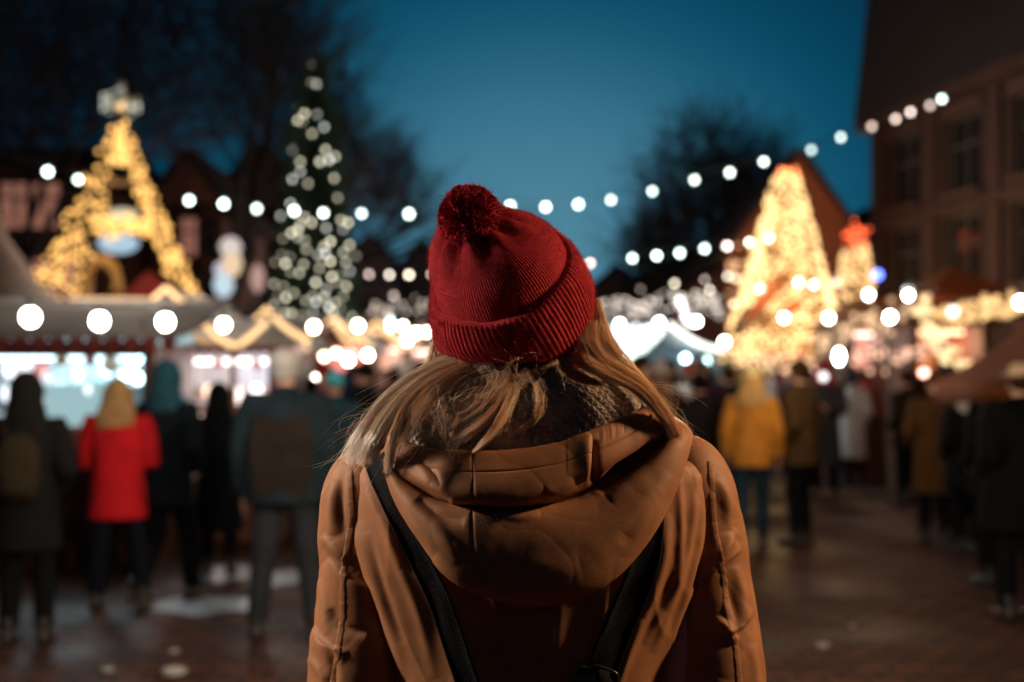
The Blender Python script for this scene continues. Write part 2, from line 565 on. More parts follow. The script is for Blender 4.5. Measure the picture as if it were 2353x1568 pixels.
def relief(UV, strokes):
    """Height (m) of folds and seams drawn as strokes (path, width, amplitude, profile)."""
    sh = UV.shape[:-1]
    X = UV.reshape(-1, 2)
    out = np.zeros(len(X))
    for path, w, amp, prof in strokes:
        c = catmull(path, max(12, 6 * len(path)))
        lo, hi = c.min(0) - 5 * w, c.max(0) + 5 * w
        sel = np.where(((X > lo) & (X < hi)).all(1))[0]
        if not len(sel): continue
        Y = X[sel]
        a, b = c[:-1], c[1:]
        ab = b - a
        L2 = (ab ** 2).sum(1)
        t = np.clip(((Y[:, None] - a) * ab).sum(2) / L2, 0, 1)
        q = a + t[..., None] * ab
        dd = ((Y[:, None] - q) ** 2).sum(2)
        k = dd.argmin(1)
        i = np.arange(len(Y))
        dist = np.sqrt(dd[i, k])
        frac = (k + t[i, k]) / len(a)
        rel = Y - a[k]
        sgn = np.sign(ab[k, 0] * rel[:, 1] - ab[k, 1] * rel[:, 0])
        fade = np.clip(np.sin(PI * np.clip(frac, .0, 1)), 0, 1) ** .6
        endd = np.where((frac <= .0001) | (frac >= .9999), np.exp(-(dist / w) ** 2), 1)
        if prof == 'ridge': h = np.exp(-(dist / w) ** 2) * fade
        elif prof == 'seam': h = -np.exp(-(dist / w) ** 2) * endd; 
        else:  # 'fold': sharp on one side of the stroke, soft on the other
            s = dist * sgn
            h = np.where(s > 0, np.exp(-(s / (3 * w)) ** 1.5), np.exp(-(s / (.45 * w)) ** 2) * 1.0) * fade
        out[sel] += amp * h
    return out.reshape(sh)


def grid_normals(V, closed=False):
    if closed:
        du = np.roll(V, -1, 1) - np.roll(V, 1, 1)
    else:
        du = np.gradient(V, axis=1)
    dv = np.gradient(V, axis=0)
    n = np.cross(du, dv)
    n /= np.linalg.norm(n, axis=2, keepdims=True) + 1e-12
    return n


def outward(n, V, centre):
    s = np.sign(((V - centre) * n).sum(-1, keepdims=True))
    return n * np.where(s == 0, 1, s)


def toward_cam(n, V):
    s = np.sign(((CAM0 - V) * n).sum(-1, keepdims=True))
    return n * np.where(s == 0, 1, s)


def coat_material(name, col):
    m = principled(name, col, .58, var=.14, vscale=26, bump=.14, bscale=900, spec=.26, sheen=.06)
    nt = m.node_tree
    b = nt.nodes['Principled BSDF']
    tc = nt.nodes.new('ShaderNodeTexCoord')
    n = nt.nodes.new('ShaderNodeTexNoise')          # small creases of the cloth
    n.inputs['Scale'].default_value = 38
    n.inputs['Detail'].default_value = 3
    n.inputs['Distortion'].default_value = 1.2
    nt.links.new(tc.outputs['Object'], n.inputs['Vector'])
    bp = nt.nodes.new('ShaderNodeBump')
    bp.inputs['Strength'].default_value = .07
    bp.inputs['Distance'].default_value = .004
    nt.links.new(n.outputs['Fac'], bp.inputs['Height'])
    old = [x for x in nt.nodes if x.type == 'BUMP' and x is not bp][0]
    nt.links.new(bp.outputs['Normal'], old.inputs['Normal'])
    return m


COAT = coat_material('tan_coat_cloth', (.275, .116, .049))
STRAP = principled('black_webbing', (.005, .0055, .007), .8, bump=.3, bscale=500, spec=.12)
BUCKLE = principled('buckle_metal', (.05, .05, .055), .28, metal=.8)
RED = principled('red_knit', (.34, .020, .028), .92, var=.18, vscale=60, bump=.35, bscale=700, spec=.15, sheen=.25)
RED2 = principled('red_yarn', (.29, .015, .024), .95, var=.2, vscale=70, spec=.1, sheen=.25)
KNIT = principled('grey_brown_knit', (.44, .36, .30), .95, var=.35, vscale=45, bump=.4, bscale=650, spec=.12, sheen=.2)


def hair_mat(name, col):
    m = principled(name, col, .36, spec=.5, var=.22, vscale=22)
    nt = m.node_tree                     # hair lets light through: part of it leaves on the far side
    tl = nt.nodes.new('ShaderNodeBsdfTranslucent'); tl.inputs['Color'].default_value = (*col, 1)
    mx = nt.nodes.new('ShaderNodeMixShader'); mx.inputs[0].default_value = .24
    nt.links.new(nt.nodes['Principled BSDF'].outputs[0], mx.inputs[1]); nt.links.new(tl.outputs[0], mx.inputs[2])
    nt.links.new(mx.outputs[0], nt.nodes['Material Output'].inputs['Surface'])
    return m


HAIR = [hair_mat('hair_pale', (1.0, .84, .69)), hair_mat('hair_gold', (.97, .54, .27)), hair_mat('hair_brown_or_shade', (.34, .18, .10))]

# ---- body under the clothes
BX, BY = .024, 1.535
ARMS['woman'] = ((.175, .0, 1.38), (.205, -.02, 1.13), (.195, .06, .89), (.0, .3, -1))
woman = mesh_obj('person', body_mesh(ARMS['woman'], LEGS['woman']))
woman.location = (BX, BY + .005, 0)
woman.scale = (1.0, 1.0, 1.03)
tag(woman, 'woman from behind in red bobble hat and tan hooded coat, blonde hair over scarf', 'person')
INV = Matrix.Translation((BX, BY + .005, 0)) @ Matrix.Diagonal((1, 1, 1.03, 1))
INV = INV.inverted()


def worn(name, me, parent=None):
    """Clothing modelled in world space, hung on the woman."""
    o = mesh_obj(name, me, parent or woman)
    if parent is None: o.matrix_parent_inverse = INV
    return o


t = mesh_obj('trousers', trousers_mesh(LEGS['woman']), woman); link_mats(t, [cloth((.02, .024, .035), 'trouser')])
for k in (0, 1): mesh_obj('boot', shoe_mesh(LEGS['woman'][k]), woman)
eyes(woman)

# ---- coat, torso
rows = np.array([  # v, half width, back depth, front depth, centre depth, exponent
    (988, .060, .050, .060, 1.535, 2.0), (1003, .105, .068, .075, 1.535, 2.1), (1018, .150, .080, .085, 1.535, 2.2), (1032, .190, .090, .095, 1.535, 2.3),
    (1045, .218, .098, .100, 1.535, 2.4), (1062, .233, .105, .105, 1.535, 2.5), (1090, .240, .111, .110, 1.535, 2.6), (1150, .2405, .117, .115, 1.535, 2.7),
    (1220, .2385, .120, .118, 1.535, 2.7), (1290, .232, .121, .12, 1.535, 2.6), (1350, .222, .120, .12, 1.535, 2.5), (1420, .206, .119, .12, 1.535, 2.4),
    (1500, .188, .118, .12, 1.535, 2.4), (1570, .175, .119, .12, 1.535, 2.3), (1680, .170, .121, .12, 1.535, 2.3), (1850, .185, .130, .125, 1.535, 2.3),
    (2100, .208, .142, .13, 1.535, 2.3), (2330, .215, .145, .13, 1.535, 2.3)])
vv = np.concatenate([np.linspace(988, 1100, 60), np.linspace(1104, 1620, 170), np.linspace(1635, 2330, 40)])
cr = np.stack([np.interp(vv, rows[:, 0], rows[:, i]) for i in range(1, 6)], 1)
for i in range(5):   # smooth the profile
    k = np.ones(9) / 9
    cr[:, i] = np.convolve(np.pad(cr[:, i], 4, mode='edge'), k, 'valid')
NA = 520
ang = np.linspace(0, 2 * PI, NA, endpoint=False)
ca, sa = np.cos(ang), np.sin(ang)
n_ = cr[:, 4:5]
X = np.sign(ca) * np.abs(ca) ** (2 / n_) * cr[:, 0:1] + BX
Y = cr[:, 3:4] - np.sign(sa) * np.abs(sa) ** (2 / n_) * np.where(sa > 0, cr[:, 1:2], cr[:, 2:3])
Z = np.repeat((EYE - (vv - 860) * 1.53 / F)[:, None], NA, 1)
T = np.stack([X, Y, Z], -1)
ctr = np.stack([np.full_like(Z, BX), np.full_like(Z, 1.535), Z], -1)
nT = outward(grid_normals(T, True), T, ctr)
TORSO = [
    ([(1598, 1085), (1590, 1200), (1560, 1330), (1500, 1500)], 10, .006, 'ridge'),
    ([(1560, 1100), (1563, 1230), (1545, 1350), (1480, 1480)], 9, .006, 'ridge'),
    ([(1535, 1180), (1520, 1300), (1470, 1440), (1420, 1580)], 12, .006, 'ridge'),
    ([(1615, 1120), (1606, 1240), (1570, 1380), (1520, 1540)], 8, .004, 'ridge'),
    ([(1470, 1420), (1440, 1500), (1415, 1590)], 9, .005, 'ridge'),
    ([(1400, 1330), (1385, 1450), (1360, 1600)], 12, .005, 'ridge'),
    ([(830, 1070), (860, 1160), (905, 1240), (935, 1300)], 14, .006, 'ridge'),
    ([(818, 1200), (845, 1300), (900, 1440), (930, 1560)], 12, .006, 'ridge'),
    ([(880, 1180), (915, 1290), (960, 1400), (1000, 1560)], 13, .005, 'ridge'),
    ([(850, 1230), (880, 1340), (930, 1480)], 9, -.004, 'ridge'),
    ([(1000, 1330), (1050, 1440), (1110, 1580)], 14, .004, 'ridge'),
    ([(1375, 1340), (1368, 1420), (1350, 1570)], 3, .0012, 'seam'),
    ([(1180, 1380), (1182, 1480), (1180, 1600)], 20, -.003, 'ridge'),
    ([(1290, 1390), (1280, 1480), (1250, 1600)], 18, .004, 'ridge'),
]
near = sa[None, :] > -.2
T = T + nT * (.75 * relief(uv_of(T), TORSO) * near)[..., None]
fine = smooth_noise(np.stack([T[..., 0] * 1.5, T[..., 1] * 1.5, T[..., 2] * .4], -1), 13, 1)
rdg = (1 - np.abs(smooth_noise(np.stack([T[..., 0] * 1.7 + T[..., 2] * .25, T[..., 1], T[..., 2] * .45], -1), 9, 31))) ** 5
T = T + nT * (.0010 * fine + .0022 * rdg - .0006 * (1 - np.abs(smooth_noise(np.stack([T[..., 0] * 1.1 + .3 * T[..., 2], T[..., 1], T[..., 2] * .5], -1), 14, 63))) ** 14)[..., None]
torso_me = grid_mesh('coat', T, [COAT], True)
coat = worn('coat', torso_me)
tb = BVHTree.FromPolygons([Vector(p) for p in T.reshape(-1, 3)], [tuple(p.vertices) for p in torso_me.polygons])


def cast(bvh, u, v):
    o = Vector(CAM0)
    d = (P(u, v, 1.0) - o).normalized()
    loc, nrm, idx, dist = bvh.ray_cast(o, d, 4)
    if loc is None: return None, None
    if nrm.dot(d) > 0: nrm = -nrm
    return loc, nrm


def trim_strip(bvh, path, width, height, pucker, seed, n=None):
    """A sewn strip lying on a surface along a path: -> (rows, 7, 3)."""
    c = catmull(path, 400)
    seg = np.r_[0, np.cumsum(np.linalg.norm(np.diff(c, axis=0), axis=1))]
    n = n or int(seg[-1] / 2.2)
    q = np.stack([np.interp(np.linspace(0, seg[-1], n), seg, c[:, i]) for i in (0, 1)], 1)
    pts, nr = [], []
    for u, v in q:
        a, b = cast(bvh, u, v)
        if a is None:
            if pts: a, b = pts[-1], nr[-1]
            else: continue
        pts.append(a); nr.append(b)
    r = random.Random(seed)
    ph = [r.uniform(0, 6) for _ in range(4)]
    out = []
    for k in range(len(pts)):
        t = (pts[min(k + 1, len(pts) - 1)] - pts[max(k - 1, 0)]).normalized()
        s = t.cross(nr[k]).normalized()
        pk = 1 + pucker * 1.6 * noise.noise(Vector((k * .11 + ph[0] * 9, ph[1], 0))) + pucker * .7 * noise.noise(Vector((k * .33, ph[2] * 5, 1)))
        row = []
        for j in range(7):
            x = (j - 3) / 3
            h = height * (1 - abs(x) ** 2.5) * pk - .0012 * (abs(x) > .9)
            row.append(pts[k] + s * (x * width * (1 + .35 * pucker * noise.noise(Vector((k * .16, 3, ph[3]))))) + nr[k] * h)
        out.append(row)
    return np.array([[tuple(p) for p in row] for row in out])


def join_grids(name, grids, mats, closed=None):
    V, Q, o = [], [], 0
    for i, g in enumerate(grids):
        r, c, _ = g.shape
        idx = np.arange(r * c).reshape(r, c) + o
        if closed and closed[i]: idx = np.concatenate([idx, idx[:, :1]], 1)
        q = np.stack([idx[:-1, :-1], idx[:-1, 1:], idx[1:, 1:], idx[1:, :-1]], -1).reshape(-1, 4)
        V.append(g.reshape(-1, 3)); Q.append(q); o += r * c
    Q = np.concatenate(Q)
    return fast_mesh(name, np.concatenate(V), Q.ravel(), np.full(len(Q), 4), mats)


# ---- sleeves
SLEEVES = [
    dict(path=[(905, 1082, 1.525), (872, 1100, 1.53), (852, 1140, 1.535), (846, 1190, 1.54), (846, 1250, 1.545), (844, 1330, 1.545), (840, 1410, 1.545), (836, 1490, 1.54), (828, 1570, 1.535), (818, 1700, 1.52), (812, 1900, 1.50), (818, 2140, 1.49)],
         rad=[.045, .058, .064, .066, .068, .065, .067, .069, .070, .065, .056, .045],
         folds=[([(752, 1285), (800, 1325), (850, 1350), (905, 1360)], 16, .011, 'fold'), ([(740, 1230), (770, 1262), (800, 1290)], 12, .006, 'ridge'),
                ([(770, 1100), (762, 1160), (765, 1230)], 12, .006, 'ridge'), ([(790, 1080), (785, 1150), (790, 1240)], 9, -.004, 'ridge'),
                ([(735, 1330), (750, 1400), (752, 1460)], 11, .005, 'ridge'), ([(722, 1440), (745, 1480), (800, 1500)], 12, .007, 'fold'),
                ([(760, 1400), (790, 1440), (840, 1460)], 11, -.005, 'ridge'), ([(715, 1510), (740, 1550), (750, 1600)], 10, .005, 'ridge'),
                ([(760, 1480), (770, 1530), (765, 1590)], 10, -.005, 'ridge')],
         seam=[(803, 1078), (806, 1140), (808, 1200), (798, 1262), (788, 1330), (787, 1420), (776, 1490), (766, 1580)]),
    dict(path=[(1530, 1072, 1.525), (1562, 1092, 1.53), (1582, 1132, 1.535), (1592, 1190, 1.54), (1602, 1250, 1.545), (1612, 1330, 1.545), (1622, 1410, 1.545), (1632, 1490, 1.54), (1637, 1570, 1.535), (1645, 1700, 1.52), (1650, 1900, 1.50), (1640, 2140, 1.49)],
         rad=[.045, .058, .063, .0645, .067, .066, .068, .0695, .070, .065, .056, .045],
         folds=[([(1702, 1258), (1665, 1285), (1625, 1318), (1585, 1335)], 17, .012, 'fold'), ([(1690, 1215), (1668, 1250), (1640, 1280)], 12, .006, 'ridge'),
                ([(1655, 1100), (1670, 1160), (1672, 1220)], 13, .006, 'ridge'), ([(1690, 1300), (1705, 1370), (1712, 1430)], 12, .006, 'ridge'),
                ([(1670, 1340), (1685, 1400), (1690, 1450)], 9, -.004, 'ridge'), ([(1730, 1400), (1700, 1440), (1650, 1460)], 12, .007, 'fold'),
                ([(1640, 1420), (1665, 1440), (1690, 1480)], 10, .006, 'ridge'), ([(1728, 1480), (1735, 1540), (1740, 1590)], 10, .004, 'ridge')],
         seam=[(1632, 1062), (1636, 1130), (1640, 1200), (1652, 1270), (1664, 1330), (1672, 1400), (1690, 1480), (1700, 1580)]),
]
for sd, sl in enumerate(SLEEVES):
    pc = np.array([tuple(P(*p)) for p in sl['path']])
    C_ = catmull(np.c_[pc, np.array(sl['rad'])], 260)
    cen, rad = C_[:, :3], C_[:, 3]
    tang = np.gradient(cen, axis=0); tang /= np.linalg.norm(tang, axis=1, keepdims=True)
    xx = np.array([1., 0, 0]) - tang * tang[:, :1]; xx /= np.linalg.norm(xx, axis=1, keepdims=True)
    yy = np.cross(tang, xx)
    a = np.linspace(0, 2 * PI, 150, endpoint=False)
    G = cen[:, None] + rad[:, None, None] * (np.cos(a)[None, :, None] * xx[:, None] + np.sin(a)[None, :, None] * yy[:, None])
    nn = outward(grid_normals(G, True), G, cen[:, None])
    h = .85 * relief(uv_of(G), sl['folds'])
    h += .0013 * smooth_noise(np.stack([G[..., 0], G[..., 1], G[..., 2] * .7], -1), 13, 3 + sd) + .0012 * (1 - np.abs(smooth_noise(np.stack([G[..., 0] + G[..., 2] * (.5 if sd else -.5), G[..., 1], G[..., 2]], -1), 9, 41 + sd))) ** 5 + .0003 * smooth_noise(G, 50, 5 + sd) - .0006 * (1 - np.abs(smooth_noise(np.stack([G[..., 0] * .8 + (.6 if sd else -.6) * G[..., 2], G[..., 1], G[..., 2] * .8], -1), 14, 71 + sd))) ** 14
    G = G + nn * h[..., None]
    me = grid_mesh('s', G, [COAT], True)
    bv = BVHTree.FromPolygons([Vector(p) for p in G.reshape(-1, 3)], [tuple(p.vertices) for p in me.polygons])
    bpy.data.meshes.remove(me)
    strip = trim_strip(bv, sl['seam'], .0060, .0010, .6, 3 + sd)
    worn('sleeve', join_grids('sleeve', [G, strip], [COAT], [True, False]), coat)

# ---- hood lying on the back
Cv = {
    0: [(985, 1015), (990, 985), (925, 1030), (965, 1050), (1040, 1068), (1092, 1074), (1190, 1070), (1285, 1052), (1365, 1020), (1420, 990), (1470, 965), (1455, 945), (1420, 930)],
    1: [(990, 985), (915, 990), (903, 1010), (955, 1027), (1030, 1039), (1090, 1042), (1190, 1038), (1290, 1020), (1370, 990), (1430, 965), (1487, 940), (1478, 925), (1430, 915)],
    2: [(985, 995), (906, 1008), (897, 1032), (948, 1062), (1028, 1079), (1090, 1085), (1190, 1081), (1295, 1063), (1375, 1032), (1440, 1000), (1508, 957), (1500, 935), (1440, 925)],
    3: [(980, 1005), (900, 1025), (890, 1047), (940, 1096), (1015, 1135), (1088, 1146), (1190, 1149), (1285, 1118), (1365, 1080), (1450, 1045), (1532, 978), (1525, 950), (1450, 935)],
    4: [(980, 1008), (898, 1028), (888, 1050), (938, 1108), (1012, 1151), (1088, 1163), (1190, 1168), (1292, 1152), (1380, 1112), (1466, 1066), (1546, 988), (1538, 958), (1455, 940)],
    5: [(978, 1012), (895, 1030), (886, 1053), (936, 1120), (1010, 1168), (1088, 1184), (1190, 1190), (1308, 1176), (1400, 1134), (1482, 1082), (1560, 996), (1550, 965), (1460, 944)],
    6: [(976, 1015), (893, 1034), (884, 1056), (926, 1135), (995, 1222), (1083, 1262), (1190, 1278), (1322, 1264), (1425, 1202), (1502, 1116), (1573, 1006), (1560, 974), (1466, 950)],
    7: [(975, 1018), (892, 1036), (884, 1058), (913, 1140), (970, 1232), (1050, 1318), (1190, 1364), (1330, 1350), (1438, 1276), (1524, 1160), (1580, 1016), (1566, 982), (1470, 955)],
    8: [(975, 1020), (892, 1038), (885, 1060), (908, 1142), (965, 1237), (1045, 1330), (1190, 1386), (1330, 1372), (1440, 1298), (1528, 1172), (1583, 1022), (1570, 990), (1474, 960)],
    9: [(980, 1025), (900, 1045), (897, 1065), (922, 1140), (980, 1228), (1058, 1310), (1190, 1362), (1322, 1350), (1425, 1280), (1510, 1160), (1572, 1026), (1565, 1000), (1475, 965)],
}
Dv = {
    0: [1.60, 1.52, 1.445, 1.425, 1.405, 1.398, 1.398, 1.403, 1.412, 1.43, 1.46, 1.52, 1.60],
    1: [1.60, 1.51, 1.440, 1.412, 1.388, 1.380, 1.380, 1.385, 1.396, 1.416, 1.45, 1.52, 1.60],
    2: [1.61, 1.50, 1.433, 1.398, 1.370, 1.360, 1.360, 1.368, 1.384, 1.404, 1.44, 1.52, 1.61],
    3: [1.61, 1.50, 1.428, 1.390, 1.360, 1.350, 1.350, 1.362, 1.380, 1.402, 1.435, 1.52, 1.61],
    4: [1.61, 1.50, 1.436, 1.408, 1.388, 1.384, 1.385, 1.400, 1.420, 1.430, 1.44, 1.52, 1.61],
    5: [1.61, 1.50, 1.428, 1.394, 1.366, 1.356, 1.357, 1.366, 1.382, 1.398, 1.43, 1.52, 1.61],
    6: [1.61, 1.50, 1.425, 1.388, 1.356, 1.345, 1.344, 1.348, 1.362, 1.385, 1.43, 1.52, 1.61],
    7: [1.61, 1.50, 1.428, 1.394, 1.362, 1.349, 1.345, 1.349, 1.366, 1.390, 1.435, 1.52, 1.61],
    8: [1.61, 1.50, 1.436, 1.406, 1.386, 1.376, 1.373, 1.376, 1.388, 1.410, 1.44, 1.52, 1.61],
    9: [1.61, 1.50, 1.445, 1.425, 1.412, 1.408, 1.408, 1.410, 1.415, 1.425, 1.45, 1.53, 1.61],
}
NS, NTt = 380, 260
cur = np.stack([catmull(np.array([tuple(P(u, v, d)) for (u, v), d in zip(Cv[k], Dv[k])]), NS) for k in range(10)])     # (10, NS, 3)
# rows: more of them where the hood shows large
wts = np.array([.5, 1.3, 2.0, .7, .7, 2.6, 2.6, .7, .6])
pos = np.interp(np.linspace(0, wts.sum(), NTt), np.r_[0, np.cumsum(wts)], np.arange(10))
ext = np.concatenate([2 * cur[:1] - cur[1:2], cur, 2 * cur[-1:] - cur[-2:-1]])
i = np.clip(pos.astype(int), 0, 8); f = (pos - i)[:, None, None]
p0, p1, p2, p3 = ext[i], ext[i + 1], ext[i + 2], ext[i + 3]
H = .5 * (2 * p1 + (p2 - p0) * f + (2 * p0 - 5 * p1 + 4 * p2 - p3) * f * f + (3 * p1 - p0 - 3 * p2 + p3) * f ** 3)
nH = toward_cam(grid_normals(H), H)
HOOD = [
    ([(1085, 1048), (1088, 1100), (1086, 1150)], 3.2, .0016, 'seam'),
    ([(1085, 1180), (1087, 1250), (1100, 1330), (1118, 1372)], 3.2, .0016, 'seam'),
    ([(905, 1045), (950, 1066), (1028, 1081), (1090, 1087), (1190, 1083), (1295, 1065), (1372, 1036), (1440, 1003), (1505, 960)], 2.6, .0016, 'seam'),
    ([(1352, 1000), (1350, 1050), (1342, 1100)], 8, .007, 'fold'),
    ([(1362, 1010), (1364, 1060), (1362, 1120)], 9, -.008, 'ridge'),
    ([(1372, 1128), (1420, 1085), (1470, 1050), (1510, 1010)], 17, -.013, 'ridge'),
    ([(1400, 1150), (1450, 1108), (1500, 1068), (1548, 1010)], 16, 0.00420, 'ridge'),
    ([(1140, 1182), (1190, 1190), (1240, 1184)], 9, 0.00240, 'ridge'),
    ([(1250, 1130), (1280, 1128), (1318, 1108)], 12, 0.00270, 'ridge'),
    ([(1262, 1158), (1300, 1150), (1345, 1128)], 10, -0.00200, 'ridge'),
    ([(930, 1085), (980, 1125), (1040, 1150)], 9, -.006, 'ridge'),
    ([(905, 1090), (950, 1160), (1010, 1220), (1060, 1290)], 16, 0.00360, 'ridge'),
    ([(960, 1150), (1010, 1185), (1070, 1200)], 14, -.004, 'ridge'),
    ([(1440, 1230), (1490, 1160), (1535, 1090)], 18, 0.00240, 'ridge'),
    ([(1425, 1250), (1465, 1190), (1510, 1130)], 13, -0.00150, 'ridge'),
    ([(940, 1050), (975, 1085), (990, 1110)], 8, 0.00200, 'ridge'),
    ([(965, 1060), (1000, 1090), (1015, 1120)], 7, -.003, 'ridge'),
    ([(1200, 1290), (1260, 1310), (1330, 1300)], 30, 0.00200, 'ridge'),
    ([(1000, 1280), (1060, 1320), (1130, 1350)], 16, .004, 'ridge'),
]
for k in range(13):   # gathered puckers of the drawstring hem on the right
    u = 1372 + k * 9.5
    v = 996 - k * 4.1
    HOOD.append(([(u, v - 8), (u + 3, v + 10), (u + 2, v + 30)], 2.2, (.0008 if k % 2 else -.0006) * (.5 + .5 * math.sin(k * 2.3)), 'ridge'))
h = relief(uv_of(H), HOOD)
h += .0005 * smooth_noise(H, 15, 9) + .0002 * (1 - np.abs(smooth_noise(np.stack([H[..., 0] * .8, H[..., 1], H[..., 2] * 1.5], -1), 8, 51))) ** 4 + .00018 * smooth_noise(H, 60, 12) - .0004 * (1 - np.abs(smooth_noise(np.stack([H[..., 0] + .5 * H[..., 2], H[..., 1], H[..., 2] * .7 - .3 * H[..., 0]], -1), 13, 61))) ** 14
H = H + nH * h[..., None]
hb = BVHTree.FromPolygons([Vector(p) for p in H.reshape(-1, 3)], [tuple(int(x) for x in q) for q in
     np.stack([np.arange(NTt * NS).reshape(NTt, NS)[:-1, :-1], np.arange(NTt * NS).reshape(NTt, NS)[:-1, 1:], np.arange(NTt * NS).reshape(NTt, NS)[1:, 1:], np.arange(NTt * NS).reshape(NTt, NS)[1:, :-1]], -1).reshape(-1, 4)])
seams = [trim_strip(hb, [(1376, 1140), (1392, 1185), (1402, 1235), (1410, 1290), (1406, 1335), (1398, 1352)], .0056, .0013, .8, 21),
         trim_strip(hb, [(1352, 1000), (1360, 1030), (1361, 1062), (1356, 1090)], .0040, .0014, .7, 22),
         trim_strip(hb, [(905, 1014), (955, 1030), (1030, 1042), (1090, 1045), (1190, 1041), (1290, 1023), (1365, 995)], .0035, .0012, .12, 23)]
hood = worn('hood', join_grids('hood', [H] + seams, [COAT]), coat)
so = hood.modifiers.new('thickness', 'SOLIDIFY'); so.thickness = .003; so.offset = -1

# ---- shoulder bag and its straps
def strap(path, w0, w1, lift):
    c = catmull(path, 120)
    tg = np.gradient(c, axis=0); tg /= np.linalg.norm(tg, axis=1, keepdims=True)
    nr = np.stack([-tg[:, 1], tg[:, 0]], 1)
    G = []
    for k in range(len(c)):
        w = w0 + (w1 - w0) * k / len(c)
        row, ok = [], True
        for x, hgt in ((-1.0, -.004), (-1.0, lift), (-.85, lift + .001), (-.82, lift), (-.4, lift), (0, lift), (.4, lift), (.82, lift), (.85, lift + .001), (1.0, lift), (1.0, -.004)):
            a, b = cast(tb, *(c[k] + nr[k] * w * x))
            if a is None: ok = False; break
            row.append(tuple(a + b * hgt))
        if ok: G.append(row)
    G = np.array(G)
    for _ in range(6):   # webbing bridges the small folds under it
        G[1:-1] = (G[:-2] + 2 * G[1:-1] + G[2:]) / 4
    return G


bag = empty('shoulder_bag', tuple(P(1240, 2100, 1.36)))
tag(bag, 'black webbing bag worn across the tan coat, its two straps running down the back', 'bag')
BINV = Matrix.Translation(bag.location).inverted()


def bagpart(name, me, parent=bag):
    o = mesh_obj(name, me, parent)
    if parent is bag: o.matrix_parent_inverse = BINV
    return o


g1 = strap([(853, 1046), (872, 1095), (893, 1140), (932, 1225), (978, 1310), (1018, 1400), (1072, 1560), (1130, 1720), (1170, 1830)], 21, 28, .003)
g2 = strap([(1490, 1150), (1490, 1230), (1476, 1310), (1440, 1400), (1402, 1490), (1368, 1590), (1330, 1720), (1300, 1830)], 33, 37, .0035)
bagpart('strap', grid_mesh('strap', g1, [STRAP]))
bagpart('strap', grid_mesh('strap', g2, [STRAP]))
a, b_ = cast(tb, 1368, 1570)
m = MB()
ax = (P(1405, 1490, a.y) - P(1350, 1640, a.y)).normalized()
cx = ax.cross(Vector((0, -1, 0))).normalized()
M3 = Matrix((cx, -Vector((0, 1, 0)), ax)).transposed()


def frame_ring(cu, cv, hw, hh, rad, off):
    c0, n0 = cast(tb, cu, cv)
    c0 = c0 + Vector((0, -off, 0))
    pts = []
    for q in range(28):
        t = 2 * PI * q / 28
        x = math.copysign(abs(math.cos(t)) ** .45, math.cos(t)) * hw
        z = math.copysign(abs(math.sin(t)) ** .45, math.sin(t)) * hh
        pts.append(c0 + M3 @ Vector((x, 0, z)))
    pts.append(pts[0])
    return pts, c0


r1, c1 = frame_ring(1379, 1560, .0185, .017, .002, .012)
r2, c2 = frame_ring(1343, 1562, .014, .017, .002, .009)
m.tube(r1, .0022, 8, cap=False); m.tube(r2, .0020, 8, cap=False)
for (cc, sx) in ((c1, .031), (c2, .022)):
    q = MB().box((0, 0, 0), (sx, .0035, .028))
    m.add([cc + Vector((0, .003, 0)) + M3 @ Vector(p) for p in q.v], q.f, 1)
bagpart('buckle', m.mesh('buckle', [BUCKLE, STRAP], True))
m = MB()
m.tube([P(1240, 1810, 1.40), P(1240, 1850, 1.375), P(1240, 2000, 1.36), P(1240, 2150, 1.36), P(1240, 2200, 1.385)], [(.09, .01), (.115, .035), (.125, .05), (.12, .045), (.09, .012)], 24, ref=(1, 0, 0))
bagpart('pouch', m.fused('pouch', [STRAP], .008, 4))

# ---- scarf
rowS = np.array([(852, .058, .060, 1.495), (866, .085, .082, 1.505), (885, .118, .100, 1.512), (912, .143, .112, 1.518), (950, .158, .120, 1.522), (995, .164, .123, 1.527), (1045, .160, .121, 1.532), (1095, .150, .110, 1.535)])
sv = np.linspace(852, 1095, 240)
rs = np.stack([np.interp(sv, rowS[:, 0], rowS[:, i]) for i in (1, 2, 3)], 1)
for i in range(3): rs[:, i] = np.convolve(np.pad(rs[:, i], 10, mode='edge'), np.ones(21) / 21, 'valid')
NA2 = 1100
a = np.linspace(0, 2 * PI, NA2, endpoint=False)
SX = PX(1197, 1.52)
G = np.stack([SX + rs[:, :1] * np.sign(np.cos(a)) * np.abs(np.cos(a)) ** .9, rs[:, 2:3] - rs[:, 1:2] * np.sign(np.sin(a)) * np.abs(np.sin(a)) ** .9, np.repeat((EYE - (sv - 860) * 1.45 / F)[:, None], NA2, 1)], -1)
G[..., 2] += .006 * np.sin(a * 2 + .6)[None] + .004 * np.sin(a * 3)[None]
cenS = np.array([SX, 1.52, 1.47])
nS = outward(grid_normals(G, True), G, cenS)
arc = np.r_[0, np.cumsum(np.linalg.norm(np.diff(G[:, 275], axis=0), axis=1))][:, None]
s_ = a[None] * .142
ca_, sa_ = math.cos(.62), math.sin(.62)
A1 = (s_ * ca_ + arc * sa_) / .0105
B1 = (-s_ * sa_ + arc * ca_) / .0078
fx = A1 - np.floor(A1) - .5
rib = np.cos(PI * fx) ** .7
st = .5 + .5 * np.cos(2 * PI * (B1 + np.abs(fx) * 1.1))
hk = .0042 * rib * (.45 + .55 * st) - .002
hk += .0030 * smooth_noise(G, 26, 4) + .0012 * smooth_noise(G, 130, 6)
hk += .005 * np.sin(3.0 * a + 1)[None] * np.clip((arc - .03) / .05, 0, 1)
G = G + nS * hk[..., None]
Nf = 7000
ri = NR.integers(4, 200, Nf); ci = NR.integers(10, 540, Nf)
base = G[ri, ci]
